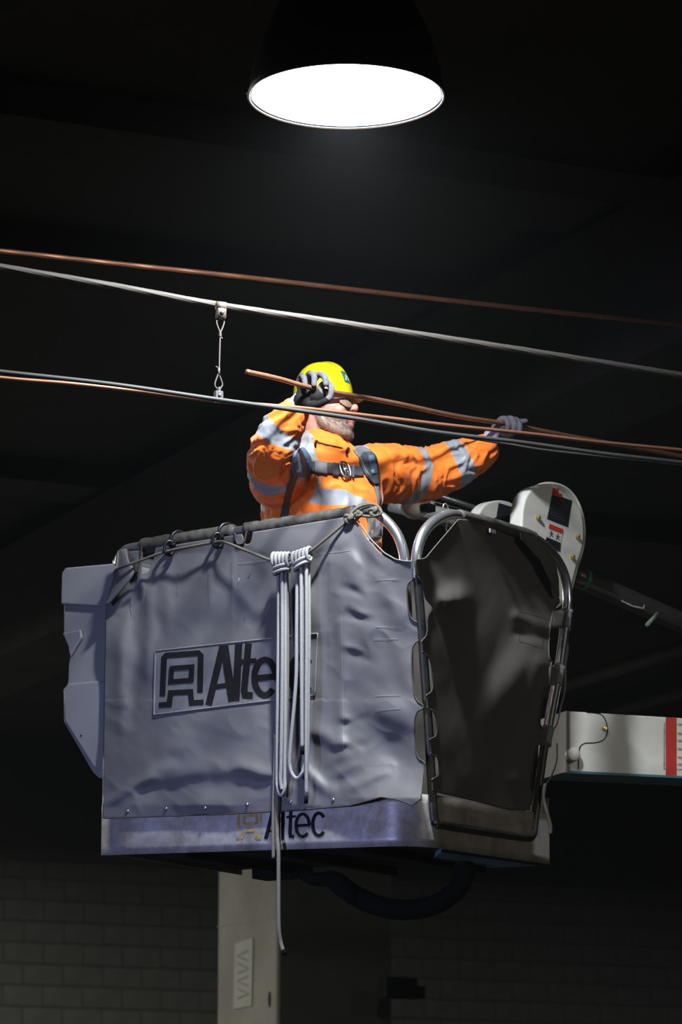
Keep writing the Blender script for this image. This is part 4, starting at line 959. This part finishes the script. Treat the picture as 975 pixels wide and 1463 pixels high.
# ---- jacket
j = MB()
rings(j, [(.045, .085, .075, -.01), (.03, .14, .10, 0), (.0, .185, .125, 0), (-.06, .212, .145, .005), (-.15, .222, .160, .01), (-.25, .218, .160, .01), (-.35, .212, .158, .01), (-.45, .215, .158, .01), (-.50, .218, .16, .01)], 40)
Rarm = [T(-.155, -.01, -.055), P(399, 686, 11.60), P(391, 652, 11.44), P(400, 619, 11.38), P(421, 591, 11.345)]
Rrad = [.115, .102, .090, .078, .054]
Larm = [T(.145, 0, -.045), P(548, 676, 11.88), P(602, 678, 11.99), P(650, 663, 12.01), P(691, 644, 12.03)]
Lrad = [.10, .108, .100, .086, .058]
tap(j, Rarm, Rrad, 22, 8); tap(j, Larm, Lrad, 22, 8)
# collar and folded hood behind the neck
cc = P(463, 634, 11.74)
for k in range(1):
    ringp = [cc + hf * (.066 * math.cos(a) + .006) + hl * .068 * math.sin(a) + GZ * (.012 - .020 * math.cos(a)) for a in np.linspace(0, 2 * math.pi, 30, endpoint=False)]
    j.add(*tubevf(ringp, .022, n=12, closed=True)); j.add(*tubevf([p - GZ * .03 + (p - cc) * .25 for p in ringp], .028, n=12, closed=True))
tap(j, [cc - hf * .07 + hl * -.05 - GZ * .01, cc - hf * .10 + GZ * .01, cc - hf * .06 + hl * .06], [.032, .04, .032])
V, Fc, Nn = remesh(j, 0.0068, 7, .5)
def arm_param(V, pts):
    q = cr(pts, 8); sl = np.concatenate([[0], np.cumsum(np.linalg.norm(np.diff(q, axis=0), axis=1))]); best = np.full(len(V), 1e9); S = np.zeros(len(V)); C_ = np.zeros((len(V), 3)); D_ = np.zeros((len(V), 3))
    for i in range(len(q) - 1):
        a, b_ = q[i], q[i + 1]; d = b_ - a; L_ = np.dot(d, d); t = np.clip(((V - a) @ d) / L_, 0, 1); c = a + t[:, None] * d; dd = np.linalg.norm(V - c, axis=1)
        m = dd < best; best[m] = dd[m]; S[m] = sl[i] + t[m] * math.sqrt(L_); C_[m] = c[m]; D_[m] = unit(d)
    return best, S, C_, D_, sl[-1]
dR_, sR, cR_, aR_, LR_ = arm_param(V, Rarm); dL_, sL, cL_, aL_, LL_ = arm_param(V, Larm)
tl = (V - S0) @ TL; tf = (V - S0) @ TF; tz = V[:, 2] - S0[2]
onR = (dR_ < .135) & (sR > .10) ; onL = (dL_ < .135) & (sL > .085)
disp = np.zeros(len(V))
for i, v in enumerate(V):
    if onR[i] or onL[i]:
        s_, c_, a_ = (sR[i], cR_[i], aR_[i]) if onR[i] else (sL[i], cL_[i], aL_[i])
        r = v - c_; e1 = unit(np.cross(a_, GZ)); e2 = np.cross(a_, e1); ph = math.atan2(r @ e2, r @ e1)
        k = 1.0 if onR[i] else 7.0
        w = nz(s_ * 9 + k, math.cos(ph) * 1.3, math.sin(ph) * 1.3) * .9
        f1 = nz(s_ * 26 + 2.2 * w + k, math.cos(ph) * 1.1, math.sin(ph) * 1.1 + w); f2 = nz(s_ * 55 + 3 * w, math.cos(ph) * 2.2, math.sin(ph) * 2.2)
        disp[i] = .0115 * (.45 - min(1, abs(f1) * 1.8)) + .003 * f2
    else:
        w = nz(v[0] * 9, v[1] * 9, v[2] * 9)
        f1 = nz(tl[i] * 16 + w, tf[i] * 8, tz[i] * 6 + w * 1.5); f2 = nz(tl[i] * 38 + 2 * w, tf[i] * 20, tz[i] * 20)
        disp[i] = .010 * (.45 - min(1, abs(f1) * 2.0)) + .003 * f2
V = V + Nn * disp[:, None]
# reflective bands as a signed depth into the band, in metres
def bandv(x, c, hw): return hw - np.abs(x - c)
band = np.full(len(V), -1.0)
def sat(px, py, pts):   # arm length at the picture column
    q = cr(pts, 8); sl = np.concatenate([[0], np.cumsum(np.linalg.norm(np.diff(q, axis=0), axis=1))])
    dd = [abs(topx(p)[0] - px) if py is None else math.hypot(topx(p)[0] - px, topx(p)[1] - py) for p in q]; return sl[int(np.argmin(dd))]
wob = np.array([.006 * nz(v[0] * 14, v[1] * 14, v[2] * 14) for v in V])
for px in (588, 657): band = np.where(onL, np.maximum(band, bandv(sL + wob + (-.34 * (V[:, 2] - cL_[:, 2]) if px < 600 else 0), sat(px, None, Larm), .029)), band)
sb = sat(399, 618, Rarm)
for c in (sb + .005, sb - .165): band = np.where(onR, np.maximum(band, bandv(sR + wob, c, .026)), band)
tors = ~(onR | onL)
band = np.where(tors, np.maximum(band, bandv(tz + wob + .40 * np.maximum(0, tl - .03), -.178, .029)), band)
band = np.where(tors & (tf > -.2), np.maximum(band, np.minimum(bandv(tl + wob, -.105, .028), tz + .18)), band)
band = np.where(tors, np.maximum(band, np.minimum(bandv(tl + wob, .132, .024), tz + .10)), band)
jk = mk('jacket', V, Fc, M['jacket'], man); attr(jk, 'band', band)
bvh = BVHTree.FromPolygons([tuple(v) for v in V], Fc)
# navy lining showing in the armpit shadow is left to the light. trousers and boots
t_ = MB()
rings(t_, [(-.46, .19, .14, 0), (-.56, .185, .135, 0), (-.62, .18, .13, 0)])
for s in (-1, 1):
    hip = T(s * .09, 0, -.58); ank = T(s * .12, .0, 0); ank[2] = zfl + .12; kn = (hip + ank) / 2 + TF * .03
    tap(t_, [hip, kn, ank], [.10, .082, .072])
tv, tfc, _ = remesh(t_, .012, 5); mk('trousers', tv, tfc, M['trousers'], man)
for s in (-1, 1):
    ank = T(s * .12, .0, 0); ank[2] = zfl
    m_ = MB(); m_.add(*tubevf([ank + GZ * .05, ank + GZ * .2], .058, n=16)); tap(m_, [ank + GZ * .05 - TF * .03, ank + GZ * .05 + TF * .05, ank + GZ * .042 + TF * .13], [.046, .046, .04])
    v_, f_, _ = remesh(m_, .007, 6); v_[:, 2] = np.maximum(v_[:, 2], zfl + .004); mk('boot', v_, f_, M['boot'], man)
# ---- helmet
hm = MB(); n = 48
HZ = .036
prof = []
for i in range(15):
    t = i / 14 * math.pi / 2; prof.append((math.cos(t) ** .82, math.sin(t) ** .95))
V = []; Fc = []
def helm(a, r, h, ridge=True):
    x = -.010 + (.112 if math.cos(a) > 0 else .106) * r * math.cos(a); y = .104 * r * math.sin(a); z = HZ + .132 * h
    if ridge and h > .45: z += .007 * math.exp(-(y / .014) ** 2) * min(1, (h - .45) * 4); 
    if ridge and h > .3: z += .003 * math.exp(-((abs(y) - .045) / .008) ** 2) * min(1, (h - .3) * 3)
    return Hd(x, y, z)
# flared rim with a peak at the front
def rim(a, k):
    peak = max(0, math.cos(a)) ** 2.2; out = (.007 + .030 * peak) * k
    return Hd(-.010 + ((.112 if math.cos(a) > 0 else .106) + out) * math.cos(a), (.104 + .007 * k) * math.sin(a), HZ - .003 * k - .010 * k * peak - (.008 * k if math.cos(a) < 0 else 0))
for k in (1.0, .5): V += [rim(2 * math.pi * i / n, k) for i in range(n)]
for r, h in prof: V += [helm(2 * math.pi * i / n, r, h) for i in range(n)]
for q in range(len(prof) + 1):
    for i in range(n): l = (i + 1) % n; Fc.append((q * n + i, q * n + l, (q + 1) * n + l, (q + 1) * n + i))
hel = mk('helmet', V, Fc, M['helmet'], man); solid(hel, .003, -1); s_ = hel.modifiers.new('s', 'SUBSURF'); s_.levels = 1; s_.render_levels = 1
tube('helmet_rim', [rim(2 * math.pi * i / n, 1.0) for i in range(n)], .0026, M['helmet'], man, n=8, closed=True)
# badge on the helmet front, on the camera side
def hs(a, h): 
    r = math.cos(math.asin(min(1, h ** (1 / .95)))) ** .82; p = helm(a, r, h, False); return p + unit(p - Hd(-.01, 0, HZ)) * .002
bq = [[hs(a, h) for a in np.linspace(-.04, -.40, 6)] for h in np.linspace(.66, .34, 6)]
V = [p for r in bq for p in r]; Fc = [(i * 6 + k, i * 6 + k + 1, i * 6 + k + 7, i * 6 + k + 6) for i in range(5) for k in range(5)]
bg = mk('helmet_badge', V, Fc, pbr('badge_green', (.02, .16, .12), .4), hel)
V, Fc = stroke([(-.32, .38), (-.22, .54), (-.12, .40)], .035, lambda a, h: hs(a, h) + unit(hs(a, h) - HC) * .0012, step=.05); mk('badge_mark', V, Fc, M['label_white'], bg)
# orange liner under the helmet
V = []; Fc = []; n = 40
for z, g in ((.060, 1.0), (.036, 1.06), (.020, 1.09), (.012, 1.08)):
    for i in range(n):
        a = 2 * math.pi * i / n; bk = min(1, max(0, (.15 - math.cos(a)) / .5)); bk = bk * bk * (3 - 2 * bk); zz = z - (0.036 + .080 * bk) * max(0, (.045 - z) / .033); g = g * (1 - .16 * bk * max(0, (.03 - z) / .018))
        V.append(Hd(-.008 + .1035 * g * math.cos(a), .083 * g * math.sin(a), zz + .006))
Fc = [(i * n + k, i * n + (k + 1) % n, (i + 1) * n + (k + 1) % n, (i + 1) * n + k) for i in range(3) for k in range(n)]
solid(mk('liner', V, Fc, M['liner'], man), .003)
# glasses
gl = mk('safety_glasses', *tubevf(cr([Hd(-.01, -.082, .012), Hd(.05, -.076, .014), Hd(.085, -.062, .016), Hd(.104, -.04, .018), Hd(.110, -.008, .019), Hd(.110, .008, .019), Hd(.104, .04, .018), Hd(.085, .062, .016), Hd(.05, .076, .014), Hd(-.01, .082, .012)], 5), .0022, n=8), M['glass_frame'], man)
for s in (-1, 1):
    V = []; Fc = []
    for i in range(9):
        for k in range(7):
            t = i / 8; u = k / 6; y = s * (.009 + .050 * t); x = .110 - .010 * t - .020 * t ** 3; w = math.sin(math.pi * (.12 + .80 * t)) ** .5
            V.append(Hd(x - .004 * u, y, .019 - .034 * u * w))
    Fc = [(i * 7 + k, i * 7 + k + 1, i * 7 + k + 8, i * 7 + k + 7) for i in range(8) for k in range(6)]
    solid(mk('lens', V, Fc, M['glass_dark'], gl), .0015)
# ---- gloves
def glove(palm, fingers, thumb, cuff, black_below, parent=man, cuffr=.034):
    m_ = MB()
    for c, r, ax in palm: m_.add(*ell(c, r, ax, 20, 12))
    for pts, r in fingers + [thumb]: tap(m_, pts, [r * 1.2, r * 1.16, r * 1.14, r * 1.1, r * .96], 12, 5)
    v_, f_, _ = remesh(m_, .0026, 4, .45)
    g = mk('glove', v_, f_, M['glove_back'], parent)
    attr(g, 'palm', np.array([black_below(v) for v in v_]))
    # knitted cuff
    cp = cr(cuff, 6); V, Fc = tubevf(cp, [cuffr, cuffr * .96, cuffr * .9, cuffr * .92], n=28, lobes=14, lamp=.035, pitch=9); mk('cuff', V, Fc, M['glove_cuff'], g)
    return g
def Q(x, y, dy, Y0): return P(x, y, Y0 + dy)
Y1 = 11.28
pl = unit(np.array([1, 0, .25])); 
g1 = glove([(Q(441, 566, .026, Y1), (.046, .024, .040), [np.array([1.0, 0, 0]), np.array([0, 1.0, 0]), GZ]), (Q(434, 573, .028, Y1), (.038, .036, .034), np.eye(3)), (Q(453, 566, .014, Y1), (.034, .026, .030), np.eye(3))],
     [([Q(430, 560, .035, Y1), Q(428, 548, .034, Y1), Q(431, 538, .020, Y1), Q(435, 541, -.008, Y1), Q(436, 551, -.022, Y1)], .0098),
      ([Q(437, 556, .038, Y1), Q(438, 543, .036, Y1), Q(443, 534, .018, Y1), Q(449, 538, -.010, Y1), Q(449, 550, -.024, Y1)], .0105),
      ([Q(446, 555, .036, Y1), Q(449, 543, .034, Y1), Q(456, 535, .016, Y1), Q(464, 539, -.012, Y1), Q(466, 549, -.026, Y1)], .0108),
      ([Q(455, 560, .030, Y1), Q(460, 551, .026, Y1), Q(468, 547, .006, Y1), Q(474, 556, -.018, Y1), Q(472, 567, -.024, Y1)], .0105)],
     ([Q(438, 578, .015, Y1), Q(448, 579, -.004, Y1), Q(457, 577, -.016, Y1), Q(465, 573, -.024, Y1), Q(470, 569, -.026, Y1)], .0115),
     [P(420, 585, 11.335), P(424, 580, 11.33), P(428, 575.5, 11.32), P(432, 572, 11.315)],
     lambda v: 1.0 if topx(v)[1] > 556 + (max(0, topx(v)[0] - 455)) * 1.0 else (0.9 if topx(v)[1] > 552 and topx(v)[0] < 455 else 0.0), cuffr=.036)
Y2 = 12.02
g2 = glove([(Q(714, 611, .0, Y2), (.034, .026, .020), [unit(np.array([1, .5, .1])), unit(np.array([-.5, 1, 0])), GZ]), (Q(722, 609, .010, Y2), (.032, .026, .018), [unit(np.array([1, .5, .1])), unit(np.array([-.5, 1, 0])), GZ])],
     [([Q(712, 607, -.012, Y2), Q(716, 599.5, -.020, Y2), Q(723, 599, -.034, Y2), Q(727, 606, -.036, Y2), Q(726, 613, -.028, Y2)], .0105),
      ([Q(720, 604, .0, Y2), Q(725, 599, -.010, Y2), Q(732, 599, -.030, Y2), Q(736, 607, -.034, Y2), Q(735, 615, -.026, Y2)], .0108),
      ([Q(728, 605, .012, Y2), Q(733, 600, .002, Y2), Q(739, 601, -.020, Y2), Q(743, 608, -.030, Y2), Q(743, 616, -.026, Y2)], .0105),
      ([Q(730, 607, .020, Y2), Q(736, 604, .020, Y2), Q(742, 602.5, .020, Y2), Q(747, 602, .018, Y2), Q(752, 601.5, .016, Y2)], .0092)],
     ([Q(712, 616, .010, Y2), Q(718, 622, .0, Y2), Q(726, 624, -.010, Y2), Q(732, 622, -.018, Y2), Q(736, 619, -.022, Y2)], .0105),
     [P(692, 641, 12.03), P(697, 633, 12.03), P(702, 624, 12.03), P(706, 616, 12.03)],
     lambda v: 1.0 if topx(v)[1] > 618 else 0.0, cuffr=.031)
# ---- fall harness over the jacket
def hit(x, y, off):
    d = unit(pray(x, y)); r = bvh.ray_cast(Vector(CAM), Vector(d), 30)
    if r[0] is None: r = bvh.find_nearest(Vector(P(x, y, 11.6)))
    return np.array(r[0]) - d * off
def drape(name, A, B, off, mat, parent, nx=10, ny=24, th=.003, bulge=0.0, smooth=2):
    """strip between pixel polylines A and B laid on the jacket"""
    A = [q[:2] for q in cr([(x, y, 0) for x, y in A], 6)]; B = [q[:2] for q in cr([(x, y, 0) for x, y in B], 6)]
    iu = lambda L, t: (np.interp(t, np.linspace(0, 1, len(L)), [q[0] for q in L]), np.interp(t, np.linspace(0, 1, len(L)), [q[1] for q in L]))
    G = np.zeros((ny + 1, nx + 1, 3))
    for j_ in range(ny + 1):
        a, b_ = iu(A, j_ / ny), iu(B, j_ / ny)
        for i in range(nx + 1):
            t = i / nx; G[j_, i] = hit(a[0] * (1 - t) + b_[0] * t, a[1] * (1 - t) + b_[1] * t, off + bulge * (math.sin(math.pi * t) * math.sin(math.pi * min(1, max(0, j_ / ny)))) ** .5)
    for _ in range(smooth):
        H_ = G.copy(); H_[1:-1] = (G[:-2] + 2 * G[1:-1] + G[2:]) / 4; G = H_.copy(); H_[:, 1:-1] = (G[:, :-2] + 2 * G[:, 1:-1] + G[:, 2:]) / 4; G = H_
    Fc = [(j_ * (nx + 1) + i, j_ * (nx + 1) + i + 1, (j_ + 1) * (nx + 1) + i + 1, (j_ + 1) * (nx + 1) + i) for j_ in range(ny) for i in range(nx)]
    return solid(mk(name, G.reshape(-1, 3), Fc, mat, parent), th, 0)
hn = drape('harness', [(417, 676), (410, 700), (403, 725), (398, 752)], [(427, 678), (419, 700), (413, 725), (408, 752)], .006, M['web'], man)
drape('chest_strap', [(444, 659), (460, 660), (480, 662), (500, 665), (520, 667)], [(444, 673.5), (460, 675), (480, 677), (500, 679), (520, 680)], .009, M['web'], hn, 6, 30, .003)
drape('strap_fold', [(450, 658), (458, 659), (468, 660.5)], [(450, 675), (458, 676), (468, 677)], .0125, M['web_grey'], hn, 6, 10, .003)
drape('strap_fold', [(476, 660.5), (484, 662)], [(476, 678), (484, 680)], .013, M['web'], hn, 6, 6, .003)
drape('waist_webbing', [(534, 690), (538, 705), (541, 722), (544, 745), (546, 765)], [(541, 690), (544, 705), (547, 722), (550, 745), (552, 765)], .008, M['web_grey'], hn, 5, 24)
drape('shoulder_webbing', [(505, 642), (513, 653), (520, 665), (530, 684)], [(519, 638), (532, 645), (538, 662), (542, 686)], .008, M['web_grey'], hn, 8, 24)
p1 = drape('shoulder_pad', [(426, 640), (419, 652), (417, 668), (419, 679)], [(436, 641), (443, 652), (446, 668), (441, 683)], .010, M['pad_blue'], hn, 12, 20, .008, .010)
p2 = drape('shoulder_pad', [(518, 647), (514, 656), (518, 670), (526, 683), (536, 692)], [(526, 646), (536, 650), (540, 664), (542, 680), (542, 691)], .014, M['pad_dark'], hn, 12, 22, .008, .008)
drape('pad_front', [(526, 651), (529, 664), (532, 677)], [(535, 650), (538, 663), (540, 677)], .028, M['pad_blue'], p2, 8, 14, .004, .002)
drape('pad_edge', [(516, 654), (519, 664), (525, 676), (531, 683)], [(518, 654), (521, 664), (527, 676), (533, 682)], .026, M['web_grey'], p2, 3, 14, .002)
def hm_(off): return lambda x, y: hit(x, y, off)
tx = MB(); ox, oy = 420.0, 656.0
gly = {'Y': [[(0, 0), (1.1, 2)], [(2.4, 0), (1.1, 2), (.6, 4.2)]], 'D': [[(0, 0), (0, 4), (1.4, 3.8), (2.2, 2), (1.4, .2), (0, 0)]], 'R': [[(0, 4), (0, 0), (1.6, .2), (1.8, 1.6), (0, 2), (2, 4)]], 'N': [[(0, 4), (0, 0), (1.9, 4), (1.9, 0)]], 'E': [[(1.6, 0), (0, 0), (0, 4), (1.6, 4)], [(0, 2), (1.3, 2)]], 'X': [[(0, 0), (1.8, 4)], [(1.8, 0), (0, 4)]], 'T': [[(0, 0), (2, 0)], [(1, 0), (1, 4)]]}
def word(w, x, y, s, wd, off, ang=.12):
    for ch in w:
        for pl_ in gly[ch]: tx.add(*stroke([(x + a * s, y + b_ * s + (a * s) * ang) for a, b_ in pl_], wd, hm_(off), step=2))
        x += 3.0 * s; y += 3.0 * s * ang
word('XYDRNY', 420.5, 656, 1.15, .85, .0265); word('NEXT', 427, 664, .62, .6, .0265)
tx.build('printed_lettering', M['text_white'], p1)
tx = MB(); word('YY', 531.0, 671, .75, .6, .036); tx.build('printed_lettering', M['text_white'], p2)
# chest buckle
bm = MB(); q4 = [(486, 661), (497, 663), (501, 680), (490, 678)]
bm.add(*tubevf(cr([hit(x, y, .018) for x, y in q4], 5, closed=True), .0038, n=8, closed=True)); bm.add(*tubevf([hit(488, 661, .02), hit(496, 679, .02)], .0042, n=8)); bm.add(*tubevf([hit(494, 663, .02), hit(499, 680, .02)], .0035, n=8)); bm.add(*tubevf([hit(490, 668, .021), hit(499, 672, .021)], .0035, n=8))
bm.build('buckle', M['steel'], hn)
bm = MB(); bm.add(*boxvf(hit(505, 673, .016), (.004, .004, .022))); bm.build('strap_keeper', M['web'], hn, False)
# waist buckle seen in the gap of the screen
bm = MB(); bm.add(*tubevf(cr([hit(x, y, .02) for x, y in ((544, 768), (556, 764), (559, 775), (548, 782))], 5, closed=True), .004, n=8, closed=True)); bm.add(*boxvf(hit(551, 773, .02), (.012, .006, .008)))
bm.build('waist_buckle', M['steel'], hn)
# collar toggles and zip
for x, y in ((451, 633), (496, 643)):
    m_ = MB(); m_.add(*ell(hit(x, y + 2, .006), (.005, .005, .011))); m_.add(*tubevf(cr([hit(x, y, .004), hit(x + 2, y - 4, .004), hit(x + 4, y - 1, .004)], 4), .0016, n=6)); m_.build('toggle', M['black'], jk)
tube('collar_piping', cr([hit(x, y, .002) for x, y in ((446, 626), (452, 630), (460, 633), (470, 635.5), (480, 637.5), (490, 640))], 5), .0016, M['navy'], jk, n=6)
